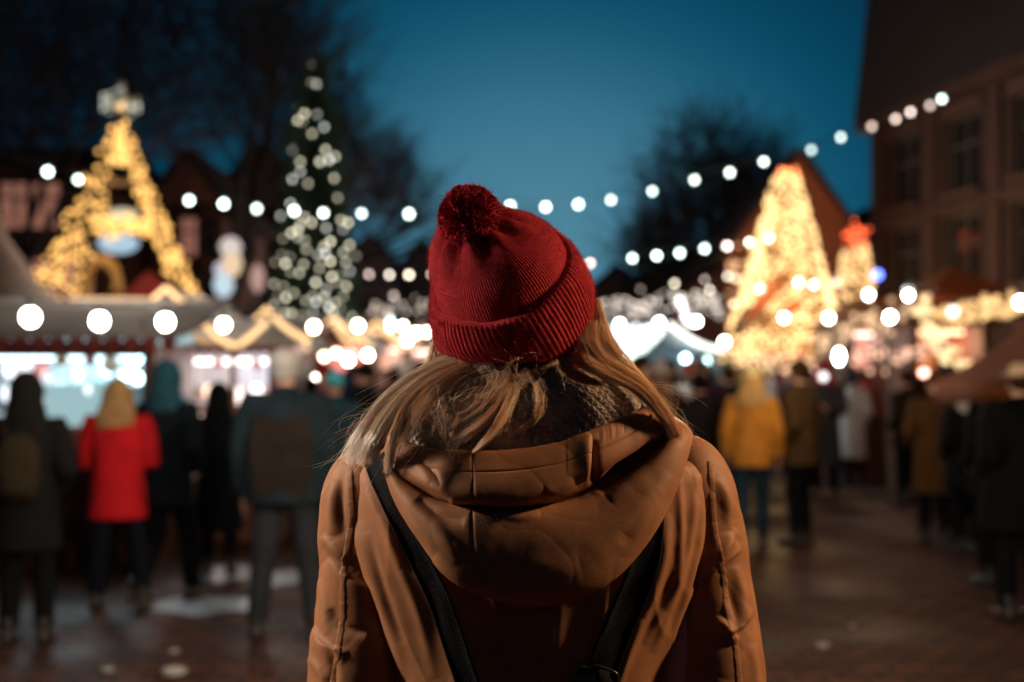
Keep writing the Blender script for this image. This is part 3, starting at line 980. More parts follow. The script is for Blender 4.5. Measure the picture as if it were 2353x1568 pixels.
dr = nS[ri, ci] * .8 + NR.normal(0, .8, (Nf, 3)); dr /= np.linalg.norm(dr, axis=1, keepdims=True)
ln = NR.uniform(.002, .0075, (Nf, 1))
mid = base + dr * ln * .55 + NR.normal(0, .0006, (Nf, 3))
tip = base + dr * ln + NR.normal(0, .0013, (Nf, 3)) - np.array([0, 0, .001])
fv, fq = strands(np.stack([base, mid, tip], 1), np.repeat([[.00022, .00018, .00008]], Nf, 0))
r, c, _ = G.shape
idx = np.arange(r * c).reshape(r, c); idx = np.concatenate([idx, idx[:, :1]], 1)
q0 = np.stack([idx[:-1, :-1], idx[:-1, 1:], idx[1:, 1:], idx[1:, :-1]], -1).reshape(-1, 4)
Q = np.concatenate([q0, fq.reshape(-1, 4) + r * c])
worn('scarf', fast_mesh('scarf', np.concatenate([G.reshape(-1, 3), fv]), Q.ravel(), np.full(len(Q), 4), [KNIT]))

# ---- beanie
HC = np.array(tuple(P(1178, 668, 1.49)))
KP = 1.49 / F


def hat_f(p):
    """Implicit hat shape: p in metres about its centre; 1 on the surface."""
    x = p[..., 0] / KP; y = p[..., 1]; z = p[..., 2] / KP
    up = z > 0
    xs = x + np.where(up, .26 * z, 0) + np.where(up, 0, -.03 * z)
    e = np.where(up, 2.15, 3.3)
    ry = .110
    rr = np.sqrt((xs / 183.) ** 2 + (y / ry) ** 2)
    return rr ** e + (np.abs(z) / 188.) ** e


def hat_r(dirs):
    lo = np.zeros(dirs.shape[:-1]); hi = np.full(dirs.shape[:-1], .25)
    for _ in range(34):
        m_ = (lo + hi) / 2
        ins = hat_f(dirs * m_[..., None]) < 1
        lo = np.where(ins, m_, lo); hi = np.where(ins, hi, m_)
    return lo


ax = np.array([-.46, -.52, .72]); ax /= np.linalg.norm(ax)
e1 = np.cross(ax, [0, 0, 1.]); e1 /= np.linalg.norm(e1)
e2 = np.cross(ax, e1)


def hat_dir(th, ph):
    return np.cos(th)[..., None] * ax + np.sin(th)[..., None] * (np.cos(ph)[..., None] * e1 + np.sin(ph)[..., None] * e2)


kp = []
for (u, v) in [(1000, 712), (1050, 744), (1130, 755), (1220, 724), (1286, 660), (1309, 596), (1293, 538), (1252, 498), (1208, 482)]:
    x = (u - 1178) * KP; z = (668 - v) * KP
    ys = np.linspace(-.14, 0, 400)
    pp = np.stack([np.full(400, x), ys, np.full(400, z)], -1)
    kk = np.where(hat_f(pp) <= 1)[0]
    p = pp[kk[0]] if len(kk) else np.array([x, 0, z])
    d_ = p / np.linalg.norm(p)
    kp.append((math.atan2(d_ @ e2, d_ @ e1), math.acos(np.clip(d_ @ ax, -1, 1))))
kp.sort()
kph = np.array([k[0] for k in kp]); kth = np.array([k[1] for k in kp])
NP_ = 1440
ph = np.linspace(-PI, PI, NP_, endpoint=False)
the = np.interp(ph, np.r_[kph - 2 * PI, kph, kph + 2 * PI], np.r_[kth, kth, kth])
kk = np.hanning(91); kk /= kk.sum()
the = np.convolve(np.r_[the[-45:], the, the[:45]], kk, 'valid')
# crown
NTc = 90
tt = np.linspace(0, 1, NTc)[:, None]
th = .02 + tt * (the[None] + .16 - .02)
D = hat_dir(th, np.repeat(ph[None], NTc, 0))
R = hat_r(D)
x_ = th / the[None]
R = R * (1 - .085 * np.clip((x_ - .72) / .30, 0, 1) ** 1.6)
R += .0009 * np.sqrt(np.abs(np.sin(ph * 80)))[None] * np.clip(x_ / .25, 0, 1)
R += .0050 * np.cos(9 * ph + 1.0 + .7 * np.sin(2 * ph))[None] * np.exp(-((th - .42) / .22) ** 2)
R -= .006 * np.exp(-(th / .30) ** 2)
CR = HC + D * R[..., None]
# cuff
NTu = 120
dn = np.linspace(0, 1, 400)[:, None]
thb = the[None] + dn * (PI - .05 - the[None])
Db = hat_dir(thb, np.repeat(ph[None], 400, 0))
Pb = Db * hat_r(Db)[..., None]
plane = -182 * KP + (Pb[..., 1] + .110) / .22 * 95 * KP
first = np.argmax(Pb[..., 2] < plane, 0)
thend = thb[first, np.arange(NP_)]
thend = np.convolve(np.r_[thend[-30:], thend, thend[:30]], np.ones(61) / 61, 'valid')
tu = np.r_[np.linspace(-.02, .08, 22), np.linspace(.085, .985, NTu - 34), np.linspace(.987, 1.0, 12)][:, None]
th = the[None] + tu * (thend - the)[None]
D = hat_dir(th, np.repeat(ph[None], NTu, 0))
R = hat_r(D)
lip = np.interp(tu[:, 0], [-.02, -.012, 0, .02, .045, .09, .95, .985, .995, 1.0], [.930, .972, 1.004, 1.018, 1.024, 1.022, 1.008, 1.000, .975, .93])[:, None]
R = R * lip
nrib = 52
ribp = np.abs(np.sin(ph * nrib + .35 * np.sin(ph * 7)))[None] ** .55
R += (.0026 * ribp - .0013) * np.clip((tu + .02) / .05, 0, 1)
R += .0012 * smooth_noise(D * 1.0, 9, 2)
CU = HC + D * R[..., None]


def fuzz(G, n, l0, l1, seed):
    g = np.random.default_rng(seed)
    nn = outward(grid_normals(G, True), G, HC)
    r, c, _ = G.shape
    i, j = g.integers(1, r - 6, n), g.integers(0, c, n)
    b = G[i, j]
    d = nn[i, j] + g.normal(0, .75, (n, 3)); d /= np.linalg.norm(d, axis=1, keepdims=True)
    l = g.uniform(l0, l1, (n, 1))
    pts = np.stack([b, b + d * l * .5 + g.normal(0, .0003, (n, 3)), b + d * l + g.normal(0, .0008, (n, 3))], 1)
    return strands(pts, np.repeat([[.00013, .00011, .00005]], n, 0))


def with_fuzz(name, G, n, l0, l1, seed):
    r, c, _ = G.shape
    idx = np.arange(r * c).reshape(r, c); idx = np.concatenate([idx, idx[:, :1]], 1)
    q0 = np.stack([idx[:-1, :-1], idx[:-1, 1:], idx[1:, 1:], idx[1:, :-1]], -1).reshape(-1, 4)
    fv, fq = fuzz(G, n, l0, l1, seed)
    Q = np.concatenate([q0, fq.reshape(-1, 4) + r * c])
    return fast_mesh(name, np.concatenate([G.reshape(-1, 3), fv]), Q.ravel(), np.full(len(Q), 4), [RED])


beanie = worn('beanie', with_fuzz('beanie', CR, 16000, .002, .006, 5))
worn('cuff', with_fuzz('cuff', CU, 18000, .002, .0065, 6), beanie)
# pom-pom of cut yarn
PC = np.array(tuple(P(1080, 498, 1.415)))
PRD = 76 * 1.415 / F
Np = 7500
dirs = NR.normal(0, 1, (Np, 3)); dirs /= np.linalg.norm(dirs, axis=1, keepdims=True)
clump = NR.normal(0, 1, (260, 3)); clump /= np.linalg.norm(clump, axis=1, keepdims=True)
ci = (dirs @ clump.T).argmax(1)
tipd = dirs * .42 + clump[ci] * .58; tipd /= np.linalg.norm(tipd, axis=1, keepdims=True)
rad = PRD * (.95 + .09 * smooth_noise(tipd, 2.2, 8) + NR.normal(0, .020, Np))
K = 6
tk = np.linspace(.35, 1, K)
side = np.cross(dirs, NR.normal(0, 1, (Np, 3))); side /= np.linalg.norm(side, axis=1, keepdims=True)
paths = PC + (dirs[:, None] * (1 - tk)[None, :, None] + tipd[:, None] * tk[None, :, None]) * (rad[:, None] * tk)[..., None] + side[:, None] * (.004 * np.sin((tk - .35) * 4))[None, :, None]
pv, pq = strands(paths, np.repeat([[.0011, .0013, .0014, .0014, .0013, .0009]], Np, 0))
Nf = 2600
d = NR.normal(0, 1, (Nf, 3)); d /= np.linalg.norm(d, axis=1, keepdims=True)
b = PC + d * (PRD * .93); tp = b + (d + NR.normal(0, .7, (Nf, 3))) * NR.uniform(.002, .0055, (Nf, 1))
fv, fq = strands(np.stack([b, (b + tp) / 2 + NR.normal(0, .0006, (Nf, 3)), tp], 1), np.repeat([[.00014, .00012, .00005]], Nf, 0))
core = MB().ball(tuple(PC), PRD * .80, 20, 14)
V = np.concatenate([pv, fv]); Q = np.concatenate([pq.reshape(-1, 4), fq.reshape(-1, 4) + len(pv)])
worn('pom_pom', fast_mesh('pom_pom', V, Q.ravel(), np.full(len(Q), 4), [RED2]), beanie)

# ---- hair
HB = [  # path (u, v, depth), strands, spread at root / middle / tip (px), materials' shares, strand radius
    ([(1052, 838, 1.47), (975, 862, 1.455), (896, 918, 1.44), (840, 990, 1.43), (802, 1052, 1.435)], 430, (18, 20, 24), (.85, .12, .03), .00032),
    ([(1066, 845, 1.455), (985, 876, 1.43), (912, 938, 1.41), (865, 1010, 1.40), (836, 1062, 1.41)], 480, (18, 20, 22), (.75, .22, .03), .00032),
    ([(1076, 850, 1.44), (1005, 878, 1.415), (945, 930, 1.395), (908, 1000, 1.376), (893, 1074, 1.362)], 380, (16, 16, 11), (.45, .5, .05), .00030),
    ([(1085, 852, 1.43), (1028, 880, 1.408), (972, 925, 1.39), (938, 980, 1.384), (918, 1030, 1.386)], 150, (18, 22, 26), (.3, .5, .2), .00024),
    ([(1172, 858, 1.42), (1168, 900, 1.392), (1132, 950, 1.372), (1084, 990, 1.368), (1034, 1018, 1.380)], 190, (8, 12, 16), (.25, .7, .05), .00028),
    ([(1180, 858, 1.42), (1180, 905, 1.390), (1155, 960, 1.366), (1125, 1005, 1.358), (1092, 1036, 1.362)], 230, (8, 13, 6), (.25, .7, .05), .00028),
    ([(1222, 860, 1.42), (1236, 888, 1.395), (1240, 930, 1.380), (1224, 968, 1.377), (1192, 988, 1.382)], 240, (7, 13, 7), (.3, .66, .04), .00028),
    ([(1150, 856, 1.425), (1145, 890, 1.40), (1112, 930, 1.388), (1062, 965, 1.385), (990, 1000, 1.388)], 60, (30, 34, 30), (.3, .6, .1), .00013),
    ([(1200, 856, 1.425), (1190, 890, 1.40), (1170, 940, 1.388), (1150, 985, 1.38), (1130, 1022, 1.375)], 50, (40, 44, 40), (.3, .6, .1), .00013),
    ([(1175, 800, 1.44), (1175, 845, 1.43), (1175, 868, 1.418), (1174, 886, 1.408)], 900, (95, 84, 82), (.03, .2, .77), .00030),  # mostly brown: shade under the hat put into the strand colour
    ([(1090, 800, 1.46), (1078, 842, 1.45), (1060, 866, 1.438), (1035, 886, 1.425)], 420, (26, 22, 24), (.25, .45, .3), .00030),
    ([(1300, 790, 1.45), (1304, 842, 1.43), (1330, 866, 1.42), (1380, 884, 1.42)], 380, (22, 14, 10), (.1, .6, .3), .00028),
    ([(1340, 740, 1.455), (1350, 795, 1.43), (1388, 838, 1.415), (1470, 884, 1.415), (1534, 962, 1.42), (1566, 1030, 1.425)], 620, (22, 20, 12), (.16, .80, .04), .00030),
    ([(1362, 690, 1.50), (1382, 775, 1.48), (1424, 840, 1.46), (1494, 902, 1.45), (1542, 995, 1.45)], 620, (13, 20, 13), (.25, .72, .03), .00030),
    ([(1322, 812, 1.43), (1350, 836, 1.405), (1404, 862, 1.405), (1478, 900, 1.41), (1528, 965, 1.415)], 460, (17, 11, 9), (.1, .78, .12), .00028),
    ([(1364, 700, 1.535), (1398, 785, 1.52), (1446, 852, 1.51), (1514, 935, 1.49), (1558, 1012, 1.475)], 420, (9, 15, 14), (.40, .57, .03), .00030),
    ([(1352, 725, 1.56), (1372, 800, 1.58), (1400, 900, 1.61), (1420, 1010, 1.63), (1425, 1100, 1.64)], 420, (16, 26, 30), (.4, .55, .05), .00034),
    ([(1022, 740, 1.56), (1006, 810, 1.585), (985, 900, 1.61), (975, 1010, 1.63), (972, 1100, 1.64)], 420, (14, 24, 30), (.4, .55, .05), .00034),
    ([(1528, 962, 1.42), (1545, 1000, 1.42), (1556, 1030, 1.425), (1580, 1050, 1.435)], 26, (8, 10, 10), (.6, .4, 0), .00022),
    ([(1520, 940, 1.43), (1528, 965, 1.422), (1538, 995, 1.42), (1548, 1018, 1.42)], 60, (10, 9, 7), (.5, .5, 0), .00024),
]
HV, HQ, HM, ho = [], [], [], 0
for path, n, sp, share, rad in HB:
    K = 16
    n = int(n * 1.5); rad = rad * .78
    base = catmull(path, K)
    x = np.linspace(0, 1, K)
    spr = np.interp(x, [0, .5, 1], sp)
    a0 = NR.normal(0, .55, (n, 1)); b0 = NR.normal(0, .55, (n, 1))
    grp = NR.integers(0, max(6, n // 22), n)            # locks
    gc = NR.normal(0, .5, (grp.max() + 1, 2))
    mixk = np.clip(x * 1.1, 0, .62)[None]
    offu = (a0 * (1 - mixk) + (gc[grp, :1] + a0 * .22) * mixk) * spr
    wob = NR.normal(0, 1, (n, 1)) * np.sin(x * PI * NR.uniform(.8, 2.2, (n, 1)) + NR.uniform(0, 6, (n, 1))) * spr * .16
    tg = np.gradient(base[:, :2], axis=0); tg /= np.linalg.norm(tg, axis=1, keepdims=True)
    nr = np.stack([-tg[:, 1], tg[:, 0]], 1)
    uvp = base[None, :, :2] + (offu + wob)[..., None] * nr[None]
    lenf = np.clip(NR.normal(.90, .11, (n, 1)), .55, 1.05)
    dep = base[None, :, 2] + (b0 * .006 + (gc[grp, 1:] * .008) * mixk) * np.clip(spr / 20, .5, 1.6)
    pts = np.stack([(uvp[..., 0] - 1176.5) * dep / F, dep, EYE - (uvp[..., 1] - 860) * dep / F], -1)
    # vary the length by sampling along each strand
    xi = x[None] * lenf * (K - 1)
    i0 = np.clip(xi.astype(int), 0, K - 2); fr = (xi - i0)[..., None]
    rowi = np.arange(n)[:, None]
    pts = pts[rowi, i0] * (1 - fr) + pts[rowi, i0 + 1] * fr
    rr = rad * NR.uniform(.6, 1.25, (n, 1)) * np.interp(x, [0, .1, .8, 1], [.7, 1, .9, .35])[None]
    v_, q_ = strands(pts, rr)
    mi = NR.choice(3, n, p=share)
    HV.append(v_); HQ.append(q_.reshape(-1, 4) + ho); HM.append(np.repeat(mi, q_.shape[1])); ho += len(v_)
# flyaway hairs
FLY = [((1040, 865, 1.44), 100, (-250, 150), 60, 1.42), ((880, 960, 1.42), 90, (-75, 110), 45, 1.42), ((1470, 900, 1.44), 90, (100, 110), 45, 1.45), ((1350, 780, 1.47), 60, (75, 130), 40, 1.47),
       ((1180, 860, 1.41), 12, (0, -50), 80, 1.38), ((1150, 890, 1.39), 70, (-90, 95), 80, 1.375), ((1540, 980, 1.45), 60, (40, 50), 26, 1.46), ((1010, 940, 1.385), 120, (-20, 80), 60, 1.38)]
for (u, v, d0), n, (du, dv), s, d1 in FLY:
    K = 14
    x = np.linspace(0, 1, K)[None]
    st = NR.normal(0, s * .5, (n, 2)); en = NR.normal(0, s * .75, (n, 2))
    bow = NR.normal(0, s * .45, (n, 2))
    w2 = NR.normal(0, s * .05, (n, 2)); frq = NR.uniform(1, 3.5, (n, 1))
    lf = NR.uniform(.35, 1.0, (n, 1))
    uu = u + st[:, :1] + (du * lf + en[:, :1] * lf) * x + bow[:, :1] * np.sin(PI * x) + w2[:, :1] * np.sin(frq * PI * x)
    v2 = v + st[:, 1:] * .6 + (dv * lf + en[:, 1:] * lf) * x + bow[:, 1:] * np.sin(PI * x) + w2[:, 1:] * np.cos(frq * PI * x)
    dep = d0 + (d1 - d0) * x + NR.normal(0, .012, (n, 1))
    pts = np.stack([(uu - 1176.5) * dep / F, dep, EYE - (v2 - 860) * dep / F], -1)
    v_, q_ = strands(pts, np.repeat(.00013 * np.interp(np.linspace(0, 1, K), [0, .8, 1], [1, .9, .4])[None], n, 0) * NR.uniform(.7, 1.3, (n, 1)))
    mi = NR.choice(3, n, p=(.3, .4, .3))
    HV.append(v_); HQ.append(q_.reshape(-1, 4) + ho); HM.append(np.repeat(mi, q_.shape[1])); ho += len(v_)
HQ = np.concatenate(HQ)
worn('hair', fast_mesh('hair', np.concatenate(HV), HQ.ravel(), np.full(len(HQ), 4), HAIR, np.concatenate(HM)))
# ------------------------------------------------------------------ square, houses, trees
COB, cb, cn, cnt = brick_mat('cobbles', (.120, .044, .023), (.050, .020, .012), (.008, .005, .004), 2.3, .55, .7, 'Object', .55, .5, .32)
rr = cnt.nodes.new('ShaderNodeMapRange')
rr.inputs['From Min'].default_value = .38; rr.inputs['From Max'].default_value = .62
rr.inputs['To Min'].default_value = .55; rr.inputs['To Max'].default_value = .9
cnt.links.new(cn.outputs['Fac'], rr.inputs['Value'])
cnt.links.new(rr.outputs[0], cb.inputs['Roughness'])
cb.inputs['Specular IOR Level'].default_value = .18
m = MB(); m.add([(-150, -30, 0), (150, -30, 0), (150, 300, 0), (-150, 300, 0)], [(0, 1, 2, 3)])
tag(m.build('ground', COB), kind='structure')

PALE_PATCH = principled('pale_grey_patch', (.30, .33, .37), .45, var=.4, vscale=3.5, bump=.5, bscale=12)  # pale grey uneven patches lying on the paving


def pale_patch(u, v, ru, rd, seed):
    d = EYE * F / (v - 860)
    r = random.Random(seed)
    c = P(u, v, d)
    n = 40
    vs = [(c.x, c.y, .014)]
    for ring, (k, z) in enumerate(((.5, .012), (.85, .008), (1.0, .0045))):
        for i in range(n):
            a = 2 * PI * i / n
            q = k * (1 + .30 * noise.noise(Vector((math.cos(a) * 1.7 + seed, math.sin(a) * 1.7, ring * .1))))
            vs.append((c.x + ru * d / F * q * math.cos(a), c.y + rd * q * math.sin(a), z))
    fs = [(0, 1 + i, 1 + (i + 1) % n) for i in range(n)]
    for k in range(2):
        for i in range(n):
            a, b = 1 + k * n + i, 1 + k * n + (i + 1) % n
            fs.append((a, a + n, b + n, b))
    m = MB(); m.add(vs, fs)
    tag(m.build('ground_patch', PALE_PATCH, None, True), kind='structure')


pale_patch(470, 1392, 130, .30, 1); pale_patch(510, 1318, 80, .45, 2); pale_patch(640, 1330, 60, .35, 4); pale_patch(275, 1285, 60, .6, 5)

PAPER = principled('paper', (.34, .32, .30), .8)
for u, v, w, lab in ((248, 1546, .045, 'small crumpled white paper scrap, leftmost on the cobbles at the front'), (400, 1502, .040, 'small pale paper scrap behind the larger crumpled napkin'),
                     (398, 1556, .09, 'larger crumpled white napkin on the cobbles left of the woman'), (1893, 1490, .05, 'white paper scrap on the cobbles right of the woman'), (1960, 1443, .03, 'tiny pale paper scrap beyond the white one')):
    d = EYE * F / (v - 860)
    m = MB(); m.ball((0, 0, w * .3), (w * .75, w * .6, w * .26), 9, 6)
    m.v = [tuple(Vector(p) * (1 + .35 * noise.noise(Vector(p) * 60))) for p in m.v]
    o = m.build('paper_scrap', PAPER); o.location = (PX(u, d), d, .002)
    tag(o, lab, 'litter', 'paper scraps on the cobbles')

# ---- houses
WOODW = principled('window_frame_paint', (.07, .055, .045), .6)
GLASS = principled('dark_window_glass', (.012, .014, .018), .12, spec=.6)
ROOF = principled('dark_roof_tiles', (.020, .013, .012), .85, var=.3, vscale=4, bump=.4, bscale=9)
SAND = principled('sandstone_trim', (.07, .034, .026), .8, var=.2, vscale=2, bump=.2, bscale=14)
LITWIN = glow('lit_window', (1, .62, .36), 1.1)
DIMWIN = glow('dim_lit_window', (1, .42, .30), .30)


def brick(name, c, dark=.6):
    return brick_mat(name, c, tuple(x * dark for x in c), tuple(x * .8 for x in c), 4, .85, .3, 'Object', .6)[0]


def facade(root, W, H, mat, cols, rowsz, ww, wh, lit=(), dim=(), depth=8.0, base=0.0, x0=None, arch=False):
    """Front wall with real window openings in local coordinates: x along the wall, z up, the outside at y = 0 facing -y."""
    xs = sorted({0.0, W} | {round(c - ww / 2, 4) for c in cols} | {round(c + ww / 2, 4) for c in cols})
    zs = sorted({base, H} | {round(z, 4) for z in rowsz} | {round(z + wh, 4) for z in rowsz})
    m = MB()
    for a, b in zip(xs[:-1], xs[1:]):
        for c, d in zip(zs[:-1], zs[1:]):
            mx, mz = (a + b) / 2, (c + d) / 2
            if any(abs(mx - q) < ww / 2 for q in cols) and any(z < mz < z + wh for z in rowsz): continue
            m.add([(a, 0, c), (b, 0, c), (b, 0, d), (a, 0, d)], [(0, 1, 2, 3)])
    for q in cols:
        for z in rowsz:
            l, r_ = q - ww / 2, q + ww / 2
            m.add([(l, 0, z), (r_, 0, z), (r_, 0, z + wh), (l, 0, z + wh), (l, .18, z), (r_, .18, z), (r_, .18, z + wh), (l, .18, z + wh)],
                  [(0, 1, 5, 4), (1, 2, 6, 5), (2, 3, 7, 6), (3, 0, 4, 7)])
    m.add([(0, 0, base), (0, depth, base), (0, depth, H), (0, 0, H)], [(0, 1, 2, 3)])
    m.add([(W, 0, base), (W, 0, H), (W, depth, H), (W, depth, base)], [(0, 1, 2, 3)])
    m.add([(0, depth, base), (W, depth, base), (W, depth, H), (0, depth, H)], [(0, 3, 2, 1)])
    m.build('wall', mat, root)
    k = 0
    for iz, z in enumerate(rowsz):
        for ix, q in enumerate(cols):
            p = MB(); p.box((q, .15, z + wh / 2), (ww, .02, wh))
            g = LITWIN if (ix, iz) in lit else DIMWIN if (ix, iz) in dim else GLASS
            wdw = p.build('window', g, root)
            f = MB()
            for sx in (-1, 1): f.box((q + sx * (ww / 2 - .03), .125, z + wh / 2), (.06, .04, wh))
            for sz in (.03, wh - .03, wh * .62): f.box((q, .122, z + sz), (ww - .12, .04, .06))
            f.box((q, .118, z + wh / 2), (.05, .04, wh - .12))
            f.build('frame', WOODW, wdw)
            s = MB(); s.box((q, -.05, z - .06), (ww + .24, .20, .12)); s.build('sill', SAND, wdw)
            s = MB(); s.box((q, -.02, z + wh + .14), (ww + .3, .10, .26)); s.build('lintel', SAND, wdw)


def gable_roof(root, W, H, rise, depth, over=.35, mat=ROOF, wallmat=None):
    m = MB()
    for s in (0, 1):
        a = (-over, W / 2) if s == 0 else (W + over, W / 2)
        z0 = H - over * rise / (W / 2)
        m.slab([(a[0], -over, z0), (a[1], -over, H + rise), (a[1], depth + over, H + rise), (a[0], depth + over, z0)], .18 if s else -.18)
    m.build('roof', mat, root)
    if wallmat:
        g = MB(); g.slab([(0, .001, H), (W, .001, H), (W / 2, .001, H + rise - .12)], -.25); g.build('gable', wallmat, root)


# tall dark brick house along the right side, its front turned to the square
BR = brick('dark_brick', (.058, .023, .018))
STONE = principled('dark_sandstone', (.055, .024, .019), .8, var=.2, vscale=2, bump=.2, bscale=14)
p0, p1 = Vector((7.9, 25.0, 0)), Vector((11.6, 8.0, 0))
W = (p1 - p0).length
ra = math.atan2((p1 - p0).y, (p1 - p0).x)
h1 = empty('brick_house', p0, ra)
tag(h1, 'tall dark brick house rising out of the picture beside the square, rows of unlit windows', 'house')
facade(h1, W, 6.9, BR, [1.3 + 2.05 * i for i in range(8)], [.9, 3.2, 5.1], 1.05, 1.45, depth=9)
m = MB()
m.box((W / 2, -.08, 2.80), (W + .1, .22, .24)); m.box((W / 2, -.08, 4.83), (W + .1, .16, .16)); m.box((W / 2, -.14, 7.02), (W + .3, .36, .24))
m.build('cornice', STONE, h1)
m = MB()
for i in range(9): m.box((.27 + 2.05 * i, -.03, 4.9), (.34, .10, 3.9))
m.build('pilaster', STONE, h1)
m = MB()
m.add([(-.22, -.32, 7.15), (W + .2, -.32, 7.15), (W + .2, 9.2, 7.15), (-.22, 9.2, 7.15), (.30, .45, 15.5), (W - .4, .45, 15.5), (W - .4, 8, 15.5), (.30, 8, 15.5)],
      [(0, 1, 5, 4), (1, 2, 6, 5), (2, 3, 7, 6), (3, 0, 4, 7), (4, 5, 6, 7)])
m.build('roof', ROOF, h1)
for i in range(6):
    x = 2.6 + i * 2.6
    m = MB(); m.box((x, .55, 9.0), (1.3, 1.2, 1.9)); m.slab([(x - .9, -.2, 9.9), (x, -.2, 10.8), (x, 1.1, 10.8), (x - .9, 1.1, 9.9)], .1); m.slab([(x, -.2, 10.8), (x + .9, -.2, 9.9), (x + .9, 1.1, 9.9), (x, 1.1, 10.8)], .1)
    q = m.build('dormer', ROOF, h1)
    m = MB(); m.box((x, -.06, 9.0), (.8, .04, 1.2)); m.build('window', GLASS, q)
# gabled brick house behind the cone of lights
BR2 = brick('warm_brick', (.33, .12, .06))
h2 = empty('gabled_house', (PX(1668, 38), 38, 0))
tag(h2, 'gabled orange brick house standing behind the glowing cone of lights', 'house')
W2 = PX(1998, 38) - PX(1668, 38)
facade(h2, W2, PZ(585, 38), BR2, [.8, 2.0, 3.2, 4.1], [1.0, 3.4], .7, 1.2, dim={(3, 1)}, depth=10)
gable_roof(h2, W2, PZ(585, 38), PZ(352, 38) - PZ(585, 38), 10, .3, ROOF, BR2)
m = MB(); m.box((W2 * .78, 3, PZ(450, 38)), (.7, .7, 1.6)); m.build('chimney', BR2, h2)
# low house filling between the gable and the tall house
h3 = empty('low_house', (PX(1940, 46), 46, 0))
tag(h3, 'low dark roofed house wedged between the orange gable and the tall brick house', 'house')
facade(h3, 5.0, PZ(520, 46), brick('brown_brick', (.14, .07, .05)), [1, 2.6, 4.1], [1.2, 4.0], .8, 1.3, depth=8)  # plain brown brick wall
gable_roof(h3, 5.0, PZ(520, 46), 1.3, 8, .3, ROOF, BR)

# houses on the left
def simple_house(label, u0, u1, v_eave, d, col, rise, cols, rowsz, lit=(), dim=(), gable=True, ww=.9, wh=1.4, depth=9):
    r = empty('town_house', (PX(u0, d), d, 0))
    tag(r, label, 'house')
    W = PX(u1, d) - PX(u0, d)
    mt = brick('plaster_%d' % len(bpy.data.materials), col)
    H = PZ(v_eave, d)
    facade(r, W, H, mt, [W * c for c in cols], rowsz, ww, wh, lit, dim, depth)
    if gable: gable_roof(r, W, H, rise, depth, .3, ROOF, mt)
    else:
        m = MB(); m.add([(-.3, -.3, H), (W + .3, -.3, H), (W + .3, depth + .3, H), (-.3, depth + .3, H), (W * .12, depth / 2, H + rise), (W * .88, depth / 2, H + rise)],
                        [(0, 1, 5, 4), (1, 2, 5), (2, 3, 4, 5), (3, 0, 4)])
        m.build('roof', ROOF, r)
    return r


simple_house('dark house with dim red windows behind the A shaped tower at far left', -190, 235, 425, 30, (.13, .065, .05), 1.9, [.12, .3, .52, .68, .86], [.9, 3.3, 5.4], dim={(2, 2), (3, 2), (2, 1), (3, 1), (4, 1), (2, 0)}, gable=False)
simple_house('reddish brown house between the A shaped light tower and the fir tree', 352, 512, 470, 33, (.27, .11, .07), 1.5, [.2, .5, .8], [1.0, 3.3, 5.0], dim={(1, 2)}, wh=1.2, ww=.55)
simple_house('brown house with a steep roof behind the fir tree', 505, 690, 455, 40, (.20, .10, .08), 1.9, [.2, .5, .8], [1.0, 3.3, 5.6], ww=.6)
simple_house('grey house with pale plaster beyond the fir tree', 795, 905, 605, 58, (.22, .17, .17), 1.4, [.25, .6], [1.0, 3.6], lit=(), dim={(1, 1)}, ww=.7)
simple_house('faint far house left of the red hat', 900, 1040, 640, 66, (.20, .16, .17), 2.2, [.2, .5, .8], [1.0, 3.2], dim={(1, 1)}, ww=.8)
simple_house('far house hidden low behind the woman', 1035, 1200, 610, 70, (.20, .16, .17), 2.0, [.2, .5, .8], [1.0, 3.6], ww=.8)
simple_house('far house right of the red hat under the bare trees', 1355, 1480, 665, 64, (.20, .15, .15), 1.3, [.25, .7], [1.0, 3.0], ww=.8)
simple_house('far wide house behind the white lit tent', 1475, 1700, 640, 56, (.17, .12, .12), 1.4, [.15, .4, .65, .88], [1.0, 3.3], dim={(1, 1)}, ww=.8)

# ---- bare trees
BARK = principled('bark', (.030, .030, .034), .9, var=.3, vscale=6, bump=.5, bscale=18)


